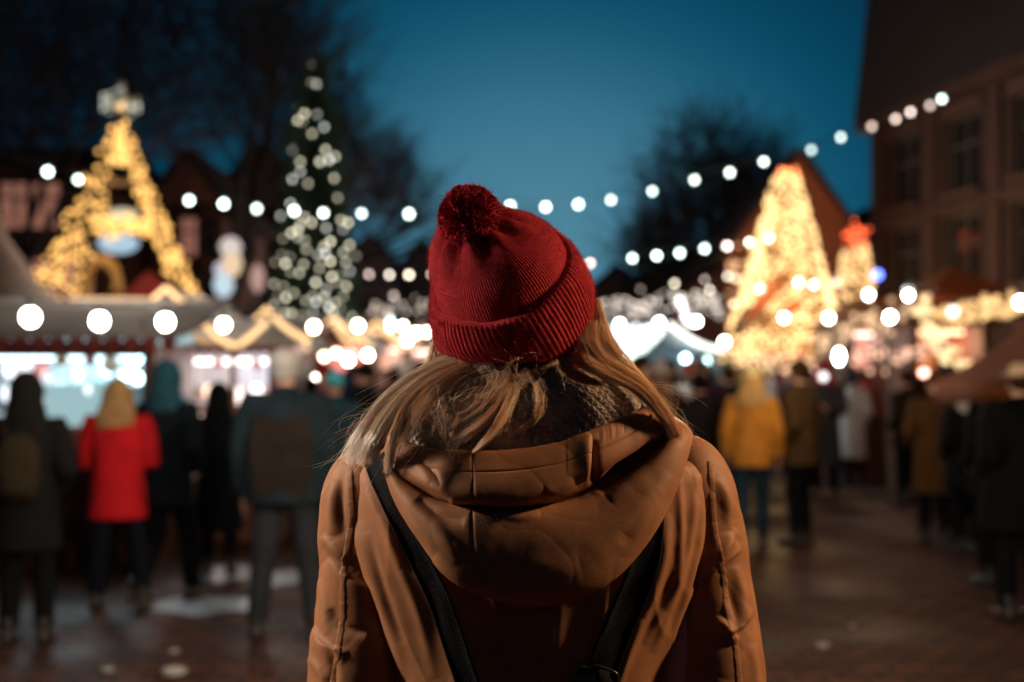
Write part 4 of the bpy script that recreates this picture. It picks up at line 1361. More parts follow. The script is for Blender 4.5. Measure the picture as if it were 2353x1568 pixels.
def bare_tree(label, u, d, height, spread, seed, levels=5, trunk_r=.28, fork=.22, lean=0.0, ndens=1.0, group='bare trees round the square', cloud=()):
    r = random.Random(seed)
    root = empty('bare_tree', (PX(u, d), d, 0))
    tag(root, label, 'tree', group)
    tr, twigs, rads = MB(), [], []

    def grow(p, dirv, ln, rad, lev):
        n = 4
        pts = [p.copy()]
        q = p.copy(); dv = dirv.copy()
        for k in range(n):
            dv = (dv + Vector((r.gauss(0, .10), r.gauss(0, .10), r.gauss(.03, .06)))).normalized()
            q = q + dv * ln / n
            pts.append(q.copy())
        rr_ = [rad * (1 - .45 * k / n) for k in range(n + 1)]
        if lev <= 1: tr.tube(pts, rr_, 10 if lev == 0 else 8)
        else:
            twigs.append([tuple(x) for x in pts]); rads.append(rr_)
        if lev >= levels: return
        kids = (3, 4, 4, 4, 4, 3)[min(lev, 5)]
        if r.random() < ndens - 1: kids += 1
        for k in range(kids):
            t = 1.0 if k == 0 else r.uniform(.35, 1.0)
            i = min(n, max(1, int(round(t * n))))
            a = r.uniform(.25, .85) if k else r.uniform(.05, .35)
            ax_ = Vector((r.gauss(0, 1), r.gauss(0, 1), r.gauss(0, .35))).normalized()
            nd = (Matrix.Rotation(a, 3, ax_) @ dv)
            nd = (nd + Vector((nd.x * spread, nd.y * spread, .12))).normalized()
            grow(pts[i], nd, ln * r.uniform(.58, .80), max(.009, rr_[i] * r.uniform(.56, .78)), lev + 1)

    grow(Vector((0, 0, 0)), Vector((lean, 0, 1)).normalized(), height * fork, trunk_r, 0)
    tr.build('trunk', BARK, root, True)
    base_pts, base_r = np.array(twigs), np.array(rads)
    for (cu, cv, ru, rv, n) in cloud:      # outer sprays of fine twigs filling the crown
        g = np.random.default_rng(seed * 7 + int(cu) % 97)
        k = d / F
        e = g.normal(0, 1, (n * 3, 3)); e /= np.linalg.norm(e, axis=1, keepdims=True)
        e *= g.random((n * 3, 1)) ** (1 / 2.4)
        rim = 1 + .28 * smooth_noise(e, 2.3, seed) + .12 * smooth_noise(e, 6.0, seed + 1)
        e = e * rim[:, None]
        keep = smooth_noise(e, 3.4, seed + 2) > -.12
        e = e[keep][:n]
        p = np.stack([PX(cu, d) - PX(u, d) + e[:, 0] * ru * k, e[:, 1] * ru * k * .8, EYE - (cv - 860) * k + e[:, 2] * rv * k], -1)
        org = np.array([PX(cu, d) - PX(u, d), 0, max(1.5, EYE - (cv + rv * .9 - 860) * k)])
        dr = p - org; dr /= np.linalg.norm(dr, axis=1, keepdims=True)
        dr = dr * .70 + np.array([0, 0, .15]) + g.normal(0, .60, p.shape); dr /= np.linalg.norm(dr, axis=1, keepdims=True)
        ln = (g.uniform(.7, 2.8, (len(p), 1)) if d < 40 else g.uniform(.5, 1.3, (len(p), 1))) * (d / 32)
        bend = g.normal(0, .34, p.shape)
        pts = np.stack([p + dr * ln * t + bend * ln * t * t for t in (0, .25, .5, .75, 1.0)], 1)
        rd = g.uniform(.010, .020, (len(p), 1)) * (d / 32) * np.array([[1, .9, .75, .6, .35]])
        base_pts = np.concatenate([base_pts, pts]); base_r = np.concatenate([base_r, rd])
    v_, q_ = strands(base_pts, base_r)
    q_ = q_.reshape(-1, 4)
    mesh_obj('crown', fast_mesh('crown', v_, q_.ravel(), np.full(len(q_), 4), [BARK]), root)
    return root


bare_tree('tall bare tree with a dark forked stem behind the A shaped tower', 468, 29, 21, .30, 3, 5, .50, .25, cloud=[(470, 130, 215, 320, 1039)])
bare_tree('wide bare tree reaching high over the left house', 190, 33, 21, .45, 5, 5, .32, .24, cloud=[(180, 110, 250, 330, 1676)])
bare_tree('bare tree at the far left edge above the awning', -60, 27, 18, .45, 8, 5, .30, .24, cloud=[(-40, 190, 190, 330, 902)])
bare_tree('bare tree right behind the lit fir tree', 655, 38, 22.0, .30, 12, 5, .32, .24, cloud=[(640, 170, 125, 260, 773)])
bare_tree('smaller bare tree to the right of the lit fir tree', 790, 44, 14.0, .40, 15, 5, .25, .22, cloud=[(775, 330, 78, 165, 644)])
bare_tree('low bare tree on the left nearest the red bobble', 890, 50, 11.5, .45, 19, 5, .24, .2, cloud=[(885, 450, 95, 120, 709)])
bare_tree('broad dark bare tree on the right behind the strings of bulbs', 1640, 47, 15.6, .45, 23, 5, .34, .2, cloud=[(1640, 455, 165, 190, 1805), (1560, 560, 110, 110, 515)])
bare_tree('second bare tree close behind the right side of the broad dark one', 1750, 54, 15.0, .45, 29, 5, .3, .2, cloud=[(1740, 470, 105, 150, 709)])
bare_tree('small bare tree at the left foot of the broad dark tree', 1490, 55, 9.0, .5, 31, 5, .24, .18, cloud=[(1485, 605, 70, 100, 483)])

# ------------------------------------------------------------------ lights of the market
BULB_V = MB().ball((0, 0, 0), (.040, .040, .043), 12, 9)
WARMW = (1.0, .90, .74)
COOL = (.80, 1.0, .93)
SOCK = principled('black_socket', (.015, .015, .016), .5)
CABLE = principled('black_cable', (.012, .012, .013), .6)
bulb_me = BULB_V.mesh('bulb', [SOCK], True)
sock_me = MB().lathe([(.0, .030), (.018, .034), (.017, .075), (.010, .085), (.0, .086)], n=10).mesh('socket', [SOCK], True)
_gl = {}


def G_(col, s, sample=False):
    k = (col, round(s, 3), sample)
    if k not in _gl: _gl[k] = glow('lamp_glow', col, s, sample)
    return _gl[k]


def festoon(label, pts, ends=None, scale=1.0, sag=.0, group='strings of festoon bulbs', sample=False):
    """pts: (u, v, d, colour, strength[, scale]); a cable with hanging bulbs, each bulb a part."""
    W = [P(p[0], p[1], p[2]) for p in pts]
    root = empty('festoon_string', W[0])
    tag(root, label, 'string lights', group)
    cab = [w + Vector((0, 0, .086 * scale)) for w in W]
    if ends:
        cab = [P(*ends[0])] + cab + [P(*ends[1])]
    c = catmull(np.array([tuple(x) for x in cab]), len(cab) * 6)
    m = MB(); m.tube([Vector(p) - W[0] for p in c], .007, 5)
    m.build('cable', CABLE, root, True)
    for p, w in zip(pts, W):
        b = mesh_obj('bulb', bulb_me, root); b.location = w - W[0]
        q = random.Random(int(p[0] * 7 + p[1]))
        s = scale * (p[5] if len(p) > 5 else 1) * q.uniform(.88, 1.10); b.scale = (s, s, s)
        wm = q.choice([0, 0, .04, .09])
        link_mats(b, [G_((p[3][0], p[3][1] - wm * .5, p[3][2] - wm), p[4] * q.choice([.8, .9, 1, 1.1]), sample)])
        if p[2] < 17: mesh_obj('socket', sock_me, b)
    return root


up = []
for u, v, d, s in [(110, 395, 15, 11), (180, 413, 15.2, 11), (435, 461, 15.8, 11), (514, 469, 16, 11), (590, 480, 16, 11), (676, 485, 16.2, 11), (743, 490, 16.4, 11), (831, 491, 16.6, 11), (940, 492, 16.8, 11), (1040, 489, 17, 10),
                   (1112, 484, 17.2, 10), (1172, 474, 17.4, 12), (1254, 476, 17.6, 12), (1329, 470, 17.8, 11), (1404, 460, 18, 11), (1499, 440, 18.3, 11), (1596, 414, 18.6, 11), (1677, 397, 18.9, 11), (1755, 372, 19.2, 11), (1864, 345, 19.6, 5.2), (1932, 316, 19.9, 8)]:
    up.append((u, v, d, COOL, s))
PINKW = (1, .80, .72)
for u, v, d, s in [(2003, 291, 20.2, 3.6), (2058, 274, 20.4, 5.2), (2092, 258, 20.6, 6), (2137, 243, 20.8, 4.2), (2164, 228, 21, 11)]:
    up.append((u, v, d, PINKW if s < 10 else COOL, s))
festoon('longest festoon string, hanging high across the whole square above the red hat', up, ((-60, 340, 14.5), (2230, 200, 21.2)))
festoon('festoon string at mid height on the left, beside the lit fir tree', [(848, 631, 22, PINKW, 5), (895, 632, 22, WARMW, 10), (940, 632, 22, WARMW, 9), (993, 630, 22, PINKW, 6), (1045, 627, 22.2, WARMW, 8), (1100, 624, 22.4, WARMW, 8)], ((790, 625, 22), (1150, 618, 22.5)))
festoon('festoon string at mid height on the right, running to the cone of lights', [(1310, 610, 22, COOL, 9), (1356, 605, 22, PINKW, 12), (1453, 594, 21.8, COOL, 14), (1509, 588, 21.6, COOL, 15), (1562, 582, 21.4, COOL, 13), (1619, 572, 21.2, COOL, 12), (1671, 566, 21, PINKW, 11), (1722, 557, 20.8, WARMW, 14), (1767, 547, 20.6, WARMW, 18)], ((1260, 612, 22.2), (1830, 530, 20.4)))
festoon('faint festoon string of pale bulbs below the broad dark tree', [(1472, 665, 26, PINKW, 2.0), (1550, 652, 26, WARMW, 9), (1619, 643, 26, PINKW, 3), (1631, 667, 26, WARMW, 6.5), (1672, 635, 26, WARMW, 9)], ((1420, 660, 26), (1720, 625, 26)))
festoon('short festoon string in front of the cone of lights', [(1745, 664, 17, PINKW, 9), (1835, 650, 17, WARMW, 10), (1870, 655, 17, WARMW, 10), (1921, 650, 17, (.8, .7, .6), 4)], ((1700, 672, 17), (1970, 640, 17)))
NW = (.97, 1.0, .93)
fl = festoon('festoon string of big near bulbs along the grey awning on the left', [(-90, 716, 5.6, NW, 26), (70, 729, 5.9, NW, 26), (229, 738, 6.3, NW, 26), (380, 740, 7.0, NW, 26), (514, 747, 7.9, NW, 26), (721, 752, 9.6, WARMW, 28), (823, 749, 10.8, WARMW, 28)], ((-240, 690, 5.3), (900, 735, 11.8)), 1.05, group='strings of big near bulbs')
festoon('festoon string of big bulbs along the tents on the right', [(1424, 745, 14.5, NW, 26), (1515, 742, 13.8, NW, 26), (1600, 739, 13.2, NW, 28), (1802, 731, 12.2, WARMW, 30), (1904, 731, 11.4, WARMW, 30), (2045, 729, 10.6, NW, 30), (2190, 716, 9.7, NW, 3.0), (2345, 695, 8.8, NW, 30)], ((1340, 735, 15.2), (2480, 665, 8.0)), 1.05, group='strings of big near bulbs')
festoon('pair of big bulbs below the blue lamp by the tall house', [(1996, 678, 12.5, NW, 26), (2087, 679, 12.0, NW, 30), (2086, 668, 13.0, NW, 4)], ((1930, 668, 13), (2170, 670, 11.5)), 1.05, group='strings of big near bulbs')

# single lamps hanging at the stalls
lamp_me = MB().ball((0, 0, 0), (.05, .05, .05), 12, 9).mesh('shade', [SOCK], True)
rod_me = MB().tube([(0, 0, .045), (0, 0, .32)], .006, 6).mesh('rod', [CABLE], True)


def hanging_lamp(label, u, v, d, col, s, scale=(1, 1, 1), sample=False):
    r = empty('hanging_lamp', P(u, v, d)); tag(r, label, 'lamp', 'single lamps among the stalls')
    b = mesh_obj('globe', lamp_me, r); b.scale = scale; link_mats(b, [G_(col, s, sample)])
    c = mesh_obj('rod', rod_me, r); c.location = (0, 0, .05 * (scale[2] - 1))
    return r


for u, v, d, col, s, sc, lab in [
    (1665, 786, 15, WARMW, 30, (1, 1, 1), 'warm white globe lamp at the left foot of the cone of lights'),
    (1575, 824, 16, (.62, .95, 1), 14, (1, 1, 1), 'pale blue globe lamp under the white tent, first of two'),
    (1623, 829, 16, (.62, .92, .9), 8, (1, 1, 1), 'pale blue globe lamp under the white tent, dimmer and right of the other'),
    (1928, 820, 12, NW, 26, (.9, .9, 1.6), 'tall white lantern lamp below the right foot of the cone of lights'),
    (1420, 824, 16, NW, 30, (1.1, 1.1, 1.1), 'white globe lamp beside the blond hair on the right'),
    (2017, 632, 14, (.10, .16, 1), 10, (1, 1, 1), 'single deep blue lamp in front of the tall brick house'),
    (2123, 857, 12, (1, .45, .36), 8, (.95, .95, .8), 'small pink lamp low over the crowd on the right'),
    (845, 817, 14, WARMW, 28, (1, 1, 1), 'warm white globe lamp left of the blond hair above the crowd'),
    (897, 745, 20, (.8, 1, .92), 9, (.9, .9, 2.4), 'tall pale green white lamp left of the hat'),
    (925, 750, 18, WARMW, 34, (1, 1, 1), 'bright lamp, upper of the cluster left of the hat'),
    (957, 765, 18, WARMW, 34, (1.1, 1.1, 1.1), 'bright lamp, middle of the cluster left of the hat'),
    (935, 783, 18, WARMW, 34, (1.1, 1.1, 1.1), 'bright lamp, lowest of the cluster left of the hat'),
    (982, 764, 18, WARMW, 24, (1, 1, 1), 'bright lamp, nearest the hat in its cluster'),
    (745, 820, 15, (1, .74, .5), 12, (1, 1, 1), 'peach lamp, first in the row over the pink stall'),
    (772, 812, 15.4, (1, .72, .5), 12, (1, 1, 1), 'peach lamp, second in the row over the pink stall'),
    (800, 828, 15, (1, .88, .7), 24, (1.15, 1.15, 1.15), 'big cream lamp ending the row over the pink stall'),
    (728, 872, 14, (1, .85, .72), 16, (1, 1, 1.2), 'cream lamp hanging low beside the teal beanie'),
    (1892, 866, 13, (.8, .78, .76), 3.5, (.9, .9, .9), 'grey white lamp between the brown coat and the crowd'),
    (743, 798, 17, (1, .6, .5), 5, (.9, .9, .9), 'dim rose lamp above the pink stall'),
    (905, 680, 24, PINKW, 2.2, (1, 1, 1), 'faint pinkish lamp below the mid height bulbs left of the hat'),
    (1690, 640, 24, (1, .7, .45), 5, (1, 1, 1), 'soft amber lamp at the left side of the cone of lights'),
    (1686, 700, 22, (1, .66, .42), 6, (1, 1, 1), 'soft amber lamp lower at the left side of the cone of lights'),
    (428, 1093, 8.2, (1, .85, .45), 6, (.8, .8, .7), 'small yellow lamp low on the stall counter between two people'),
    (15, 582, 20, (1, .5, .2), 2.4, (1, 1, 1), 'small orange lamp on the dark house at the far left'),
]:
    hanging_lamp(lab, u, v, d, col, s, sc)

# a far net of small white lights above the white tent
WIRE = principled('thin_wire', (.02, .02, .022), .6)


def light_cloud(name, label, cat, spots, col, s, r_, parts_kind='stuff', jitter=0.0):
    """Countless tiny lamps: one mesh, kind = stuff."""
    m = MB()
    V = np.concatenate([ICO_V * (r_ * q) + np.array(p) for p, q in spots])
    Fq = np.concatenate([np.array(ICO_F) + 12 * i for i in range(len(spots))])
    me = fast_mesh(name, V, Fq.ravel(), np.full(len(Fq), 3), [G_(col, s)], None, True)
    o = mesh_obj(name, me)
    tag(o, label, cat, None, parts_kind)
    return o


r = random.Random(5)
sp = []
for i in range(130):
    u = r.uniform(1372, 1660); top = 690 - 22 * math.exp(-((u - 1575) / 60) ** 2) - 6 * math.sin(u / 17)
    v = top + abs(r.gauss(0, 24)); d = r.uniform(27, 31)
    sp.append((tuple(P(u, v, d)), r.uniform(.7, 1.15)))
light_cloud('fairy_lights', 'drift of tiny pale fairy lights strung above the white tent', 'fairy lights', sp, (1, .86, .74), 2.0, .040)
sp = []
for i in range(36):
    u = r.uniform(840, 1000); v = 715 + r.gauss(0, 14); sp.append((tuple(P(u, v, r.uniform(26, 30))), r.uniform(.7, 1.1)))
light_cloud('fairy_lights', 'thin scatter of faint fairy lights left of the hat', 'fairy lights', sp, (1, .82, .68), 1.8, .040)

# ------------------------------------------------------------------ lit Christmas structures
STEEL = principled('painted_steel', (.10, .08, .06), .5)
GOLD = (1.0, .52, .14)
# A shaped tower of four legs wrapped in lights
tw = empty('light_tower', (PX(277, 18), 18, 0))
tag(tw, 'A shaped tower in golden fairy lights with a pale crown, above the left stalls', 'light tower')
top = P(278, 285, 18) - tw.location
legs = []
for (u, v, d) in ((108, 655, 17.4), (410, 650, 17.4), (420, 655, 19.4), (180, 655, 19.6)):
    a = P(u, v, d) - tw.location
    g = top + (a - top) * (top.z / (top.z - a.z))
    legs.append(g)
for g in legs:
    m = MB(); m.tube([top, g], .05, 8); m.build('leg', STEEL, tw)
m = MB()
for (va, ua, ub) in ((522, 205, 355), (420, 240, 320)):
    m.tube([P(ua, va, 17.6) - tw.location, P(ub, va, 17.6) - tw.location], .04, 8)
m.build('crossbar', STEEL, tw)
SILV = principled('silver_crown', (.5, .5, .46), .3, metal=.6)
m = MB()
c0 = P(278, 240, 18) - tw.location
m.lathe([(.16, -.14), (.25, -.02), (.27, .05), (.24, .05), (.15, -.12)], tuple(c0), 20)
for k in range(6):
    a = 2 * PI * k / 6; m.ball((c0.x + .25 * math.cos(a), c0.y + .25 * math.sin(a), c0.z + .09), .05, 8, 6)
m.tube([c0, c0 + Vector((0, 0, .30))], .03, 8); m.ball(tuple(c0 + Vector((0, 0, .30))), .07, 10, 8)
crown = m.build('crown', SILV, tw, True)
sp = []
r = random.Random(9)
for i in range(46):
    a = r.uniform(0, 2 * PI); sp.append((tuple(tw.location + c0 + Vector((.27 * math.cos(a), .27 * math.sin(a), r.uniform(-.12, .12)))), .8))
for i in range(14): sp.append((tuple(tw.location + c0 + Vector((r.gauss(0, .03), r.gauss(0, .03), r.uniform(.1, .36)))), .8))
light_cloud('fairy_lights', 'pale fairy lights on the crown of the A shaped tower', 'fairy lights', sp, (.95, 1, .85), .95, .030)
sp = []
for li, g in enumerate(legs):
    n = 210 if li < 2 else 110
    for i in range(n):
        t = r.random() ** .8 * 1.0
        p = top.lerp(g, t * .66)
        a = r.uniform(0, 2 * PI); q = r.uniform(.05, .22) * (.6 + .7 * t)
        sp.append((tuple(tw.location + p + Vector((q * math.cos(a), q * math.sin(a), r.gauss(0, .05)))), r.uniform(.8, 1.1)))
for i in range(120):
    u = r.uniform(208, 352); v = 520 + r.gauss(0, 13); sp.append((tuple(P(u, v, r.uniform(17.3, 17.8))), r.uniform(.8, 1.1)))
for i in range(60):
    v = r.uniform(290, 380); hw = (v - 270) * .22; sp.append((tuple(P(278 + r.uniform(-hw, hw), v, r.uniform(17.6, 18.2))), r.uniform(.8, 1.1)))
light_cloud('fairy_lights', 'golden fairy lights wound round the legs of the A shaped tower', 'fairy lights', sp, GOLD, 2.1, .038)
hanging_lamp('large soft white lantern hanging under the crossbar of the A shaped tower', 272, 560, 19, (.60, .82, 1), .75, (7, 4, 3.4))
hanging_lamp('cream lantern hanging inside the upper half of the A shaped tower', 283, 495, 18.6, (1, .88, .58), .8, (5, 4, 2.2))
# golden arch and red tent inside the tower
m = MB()
arc = [P(235 + 38 * math.cos(PI - PI * k / 14), 690 - 92 * math.sin(PI * k / 14) ** .7, 16.4) for k in range(15)]
ar = MB(); b0 = arc[0].copy(); b0.z = 0; b1 = arc[-1].copy(); b1.z = 0
ar.tube([b0] + arc + [b1], .07, 10)
tag(ar.build('garland_arch', principled('gilded_arch', (.55, .30, .08), .5), None, True), 'small gilded arch standing under the A shaped tower', 'arch')
sp = [(tuple(arc[k].lerp(arc[k + 1], r.random()) + Vector((r.gauss(0, .04), -.09 + r.gauss(0, .03), r.gauss(0, .04)))), .8) for k in range(14) for _ in range(5)]
light_cloud('fairy_lights', 'amber fairy lights along the small gilded arch', 'fairy lights', sp, (1, .46, .12), .55, .028)

CANVAS_R = principled('red_canvas', (.52, .03, .035), .8, var=.15, vscale=5)
m = MB()
ap = P(340, 622, 15.2)
cs = [P(272, 690, 14.6), P(412, 690, 14.6), P(416, 690, 16.4), P(276, 690, 16.4)]
m.add([ap] + cs + [c - Vector((0, 0, .22)) for c in cs], [(0, 2, 1), (0, 3, 2), (0, 4, 3), (0, 1, 4), (1, 2, 6, 5), (2, 3, 7, 6), (3, 4, 8, 7), (4, 1, 5, 8)])
rt = empty('red_tent', (ap.x, 15.5, 0)); tag(rt, 'small red canvas tent beneath the right leg of the A shaped tower', 'tent')
o = m.build('canopy', CANVAS_R, rt); o.matrix_parent_inverse = Matrix.Translation(rt.location).inverted()
for c in cs:
    q = MB(); q.tube([(c.x, c.y, 0), (c.x, c.y, c.z)], .03, 8); o = q.build('pole', STEEL, rt); o.matrix_parent_inverse = Matrix.Translation(rt.location).inverted()

# fir tree with lights
NEEDLE = principled('fir_needles', (.028, .060, .036), .8, var=.4, vscale=3)


def fir(label, u, d, v_top, prof, seed, n=17000):
    root = empty('fir_tree', (PX(u, d), d, 0)); tag(root, label, 'tree')
    zt = PZ(v_top, d)
    m = MB(); m.tube([(0, 0, 0), (0, 0, zt * .5), (0, 0, zt)], [.16, .09, .02], 10); m.build('trunk', BARK, root, True)
    g = np.random.default_rng(seed)
    vs = np.array([p[0] for p in prof]); hw = np.array([p[1] for p in prof]) * d / F
    vv_ = v_top + (1105 - v_top) * g.random(n) ** .62
    z = EYE - (vv_ - 860) * d / F
    a = g.uniform(0, 2 * PI, n)
    tier = .80 + .20 * ((vv_ / 34.0) % 1.0)
    R_ = np.interp(vv_, vs, hw) * tier * np.sqrt(g.uniform(.12, 1, n)) * (1 + .12 * np.sin(a * 5 + vv_ * .05))
    base = np.stack([R_ * .72 * np.cos(a), R_ * .72 * np.sin(a), z + .06], -1)
    out = np.stack([np.cos(a), np.sin(a), -.35 + g.normal(0, .25, n)], -1) + g.normal(0, .25, (n, 3))
    ln = g.uniform(.16, .34, (n, 1))
    tip = base + out * ln
    side = np.cross(out, g.normal(0, 1, (n, 3))); side /= np.linalg.norm(side, axis=1, keepdims=True) + 1e-9
    w_ = g.uniform(.02, .045, (n, 1))
    V = np.stack([base - side * w_ * .5, (base + tip) / 2 - side * w_, tip, (base + tip) / 2 + side * w_, base + side * w_ * .5], 1)
    idx = np.arange(n * 5).reshape(n, 5)
    mesh_obj('crown', fast_mesh('crown', V.reshape(-1, 3), idx.ravel(), np.full(n, 5), [NEEDLE], None, False), root)
    return root


FP = [(130, 4), (190, 20), (260, 42), (330, 60), (400, 70), (470, 84), (560, 98), (640, 106), (740, 114), (1105, 145)]
fir('tall slender fir tree hung with pale warm lights on the left', 724, 24, 132, FP, 2)
r = random.Random(21)
ls = empty('light_string', (PX(724, 24), 24, 0)); tag(ls, 'string of pale warm lights wound round the tall fir tree', 'string lights')
spots = [(719, 150, .35), (716, 192, .35), (728, 193, .6), (687, 250, .7), (700, 262, .9), (684, 278, .9), (695, 285, .8), (728, 263, .35), (745, 292, .5), (717, 308, .55), (673, 345, .45), (748, 345, .7), (757, 368, .8), (735, 372, .9), (690, 372, .55), (770, 360, .6), (672, 412, .6), (708, 422, .4), (768, 410, .55), (690, 395, .45), (668, 468, .9), (645, 497, .6), (776, 455, .35), (700, 500, .7), (716, 512, .8), (690, 516, .6), (800, 512, .9), (784, 506, .6)]
while len(spots) < 84:
    v = r.uniform(520, 735); hw = np.interp(v, [p[0] for p in FP], [p[1] for p in FP])
    u = 724 + r.uniform(-1, 1) * hw * .95
    if all((u - a) ** 2 + (v - b) ** 2 > 190 for a, b, _ in spots): spots.append((u, v, r.choice([.2, .3, .4, .5, .7, 1.0])))
for u, v, s in spots:
    hw = np.interp(v, [p[0] for p in FP], [p[1] for p in FP]) * 24 / F
    x = (u - 724) * 24 / F
    y = math.sqrt(max(0, hw * hw - x * x)) * .9
    b = mesh_obj('bulb', bulb_me, ls); b.location = Vector((PX(u, 24 - y), 24 - y, PZ(v, 24 - y))) - ls.location
    link_mats(b, [G_((1, .93, .68) if r.random() < .75 else (1, 1, .9), 4.2 * s)])
m = MB()
prev = []
for k in range(300):
    v = 150 + k * 1.98; hw = np.interp(v, [p[0] for p in FP], [p[1] for p in FP]) * 24 / F * .93
    prev.append((hw * math.cos(k * .27), hw * math.sin(k * .27), PZ(v, 24)))
m.tube(prev, .006, 4); m.build('wire', WIRE, ls)

# golden cone of lights on the right, and its small neighbour
def light_cone(label, u, d, v_top, v_bot, prof, n, seed, col, s, lights_label, lr=.034, frame_col=(.30, .17, .07)):
    root = empty('light_cone', (PX(u, d), d, 0)); tag(root, label, 'light tree')
    pr = [(np.interp(v, [p[0] for p in prof], [p[1] for p in prof]) * d / F, PZ(v, d)) for v in np.linspace(v_top, v_bot, 24)]
    m = MB(); m.lathe([(a * .80, z) for a, z in pr] + [(pr[-1][0] * .8, .0)], n=28)
    m.build('cloth_cone', principled('golden_mesh_cloth', frame_col, .6, var=.3, vscale=5), root, True)
    m = MB()
    for k in range(10):
        a = 2 * PI * k / 10
        m.tube([(q * .84 * math.cos(a), q * .84 * math.sin(a), z) for q, z in pr] + [(pr[-1][0] * .84 * math.cos(a), pr[-1][0] * .84 * math.sin(a), 0)], .015, 5)
    m.build('frame', STEEL, root)
    g = np.random.default_rng(seed)
    sp = []
    while len(sp) < n:
        v = v_top + (v_bot - v_top) * g.random() ** .6
        a = g.uniform(0, 2 * PI)
        if math.sin(a) > .35: continue            # the far side cannot be seen through the cloth
        q = np.interp(v, [p[0] for p in prof], [p[1] for p in prof]) * d / F * (.9 + .12 * g.random())
        p = Vector((PX(u, d) + q * math.cos(a), d + q * math.sin(a), PZ(v, d)))
        # gaps in the winding where the cloth shows
        uu = 1176.5 + p.x * F / p.y; vv2 = 860 - (p.z - EYE) * F / p.y
        dl = abs((uu - 1716) * .747 + (vv2 - 738) * .665)      # the ribbon's band
        if dl < 17 and 1712 < uu < 1812 and p.y < 22 and g.random() < .93: continue
        if noise.noise(Vector((uu * .02, vv2 * .014, seed))) < -.14 and g.random() < .75: continue
        sp.append((tuple(p), g.uniform(.8, 1.15)))
    light_cloud('fairy_lights', lights_label, 'fairy lights', sp, col, s, lr)
    return root


CP = [(385, 16), (420, 32), (500, 55), (600, 82), (700, 110), (770, 138), (832, 150)]
light_cone('large cone shaped Christmas tree of golden lights in front of the gabled house', 1806, 22, 388, 835, CP, 1250, 4, (1, .62, .25), 3.0, 'golden fairy lights covering the large cone tree')
m = MB()
rib_pts = [P(1716, 738, 21.10), P(1745, 695, 20.98), P(1775, 655, 21.02), P(1806, 632, 21.05)]
m.tube(rib_pts, [(.10, .05), (.20, .06), (.17, .05), (.08, .03)], 10, ref=(0, 1, 0)); m.ball(tuple(P(1822, 706, 20.86)), (.17, .06, .10), 10, 8)
tag(m.build('ribbon', principled('orange_red_ribbon', (.55, .09, .02), .7), None, True), 'orange red ribbon tied across the front of the large cone of lights', 'ribbon')
sp = [(tuple(P(1812 + r.gauss(0, 12), 398 + r.gauss(0, 5), 21.8)), 1) for _ in range(24)]
light_cloud('fairy_lights', 'red orange fairy lights at the tip of the large cone tree', 'fairy lights', sp, (1, .25, .08), 4.5, .034)
CP2 = [(555, 20), (600, 34), (650, 38), (690, 32)]
light_cone('small candle shaped column of golden lights beside the tall house', 1966, 24, 556, 690, CP2, 300, 6, (1, .60, .25), 2.2, 'golden fairy lights on the small candle shaped column')
sp = [(tuple(P(1968 + r.gauss(0, 13), 545 + r.gauss(0, 12), 23.4)), 1) for _ in range(40)]
light_cloud('fairy_lights', 'red fairy lights forming the flame of the small candle column', 'fairy lights', sp, (1, .12, .04), 3.6, .034)
# small amber bush of lights left of the cone
sp = [(tuple(P(1688 + r.gauss(0, 14), 640 + r.gauss(0, 34), r.uniform(23, 25))), r.uniform(.7, 1)) for _ in range(26)]
light_cloud('fairy_lights', 'amber fairy lights glowing behind the left flank of the large cone tree', 'fairy lights', sp, (1, .55, .28), 2.2, .034)

# paper lanterns on poles beside the fir tree
def lantern(label, u, d, blobs):
    r0 = empty('paper_lantern', (PX(u, d), d, 0)); tag(r0, label, 'lantern')
    zmin = min(PZ(b[1] + b[3], d) for b in blobs)
    m = MB(); m.tube([(0, 0, 0), (0, 0, zmin + .1)], .03, 8); m.build('pole', STEEL, r0)
    for (bu, bv, ru, rv, col, s) in blobs:
        m = MB(); k = d / F
        m.lathe([(.01, -rv * k), (ru * k * .7, -rv * k * .7), (ru * k, 0), (ru * k * .7, rv * k * .7), (.01, rv * k)], n=16)
        o = m.build('shade', G_(col, s), r0, True); o.location = (PX(bu, d) - PX(u, d), 0, PZ(bv, d))
lantern('tall lit paper lantern, white above and peach below, left of the fir tree', 530, 20, [(530, 568, 26, 24, (1, .88, .82), .75), (533, 605, 24, 34, (1, .72, .48), .9), (514, 655, 24, 30, (.70, .88, 1), .85), (505, 620, 14, 18, (.9, .88, 1), .7)])
lantern('smaller dim pink paper lantern close to the fir tree', 590, 21, [(592, 640, 17, 34, (1, .62, .52), .5)])
# ------------------------------------------------------------------ market stalls
DWOOD = principled('dark_red_wood', (.10, .026, .018), .6, var=.35, vscale=6, bump=.3, bscale=20)
BWOOD = principled('brown_wood', (.16, .055, .03), .6, var=.3, vscale=6, bump=.3, bscale=20)
CANVAS = principled('grey_canvas', (.30, .27, .245), .85, var=.18, vscale=3, bump=.2, bscale=30, spec=.12)
CANVAS_B = principled('brown_canvas', (.25, .075, .022), .85, var=.2, vscale=3, bump=.2, bscale=30, spec=.10)
CANVAS_W = principled('white_canvas', (.78, .80, .78), .8, var=.06, vscale=3)
PALEWALL = principled('pale_board', (.66, .72, .74), .6, var=.12, vscale=3)
PINKWALL = principled('pinkish_board', (.72, .55, .52), .6, var=.15, vscale=3)
ROPE = (1, .60, .28)
VAL = principled('dark_red_valance', (.16, .022, .018), .8, var=.2, vscale=4)


def at(root, o):
    o.parent = root
    return o


def spot_light(root, loc, watts, col, size=.25):
    l = lamp('stall_or_tent_lamp', loc, watts, col, size)
    l.parent = root
    return l


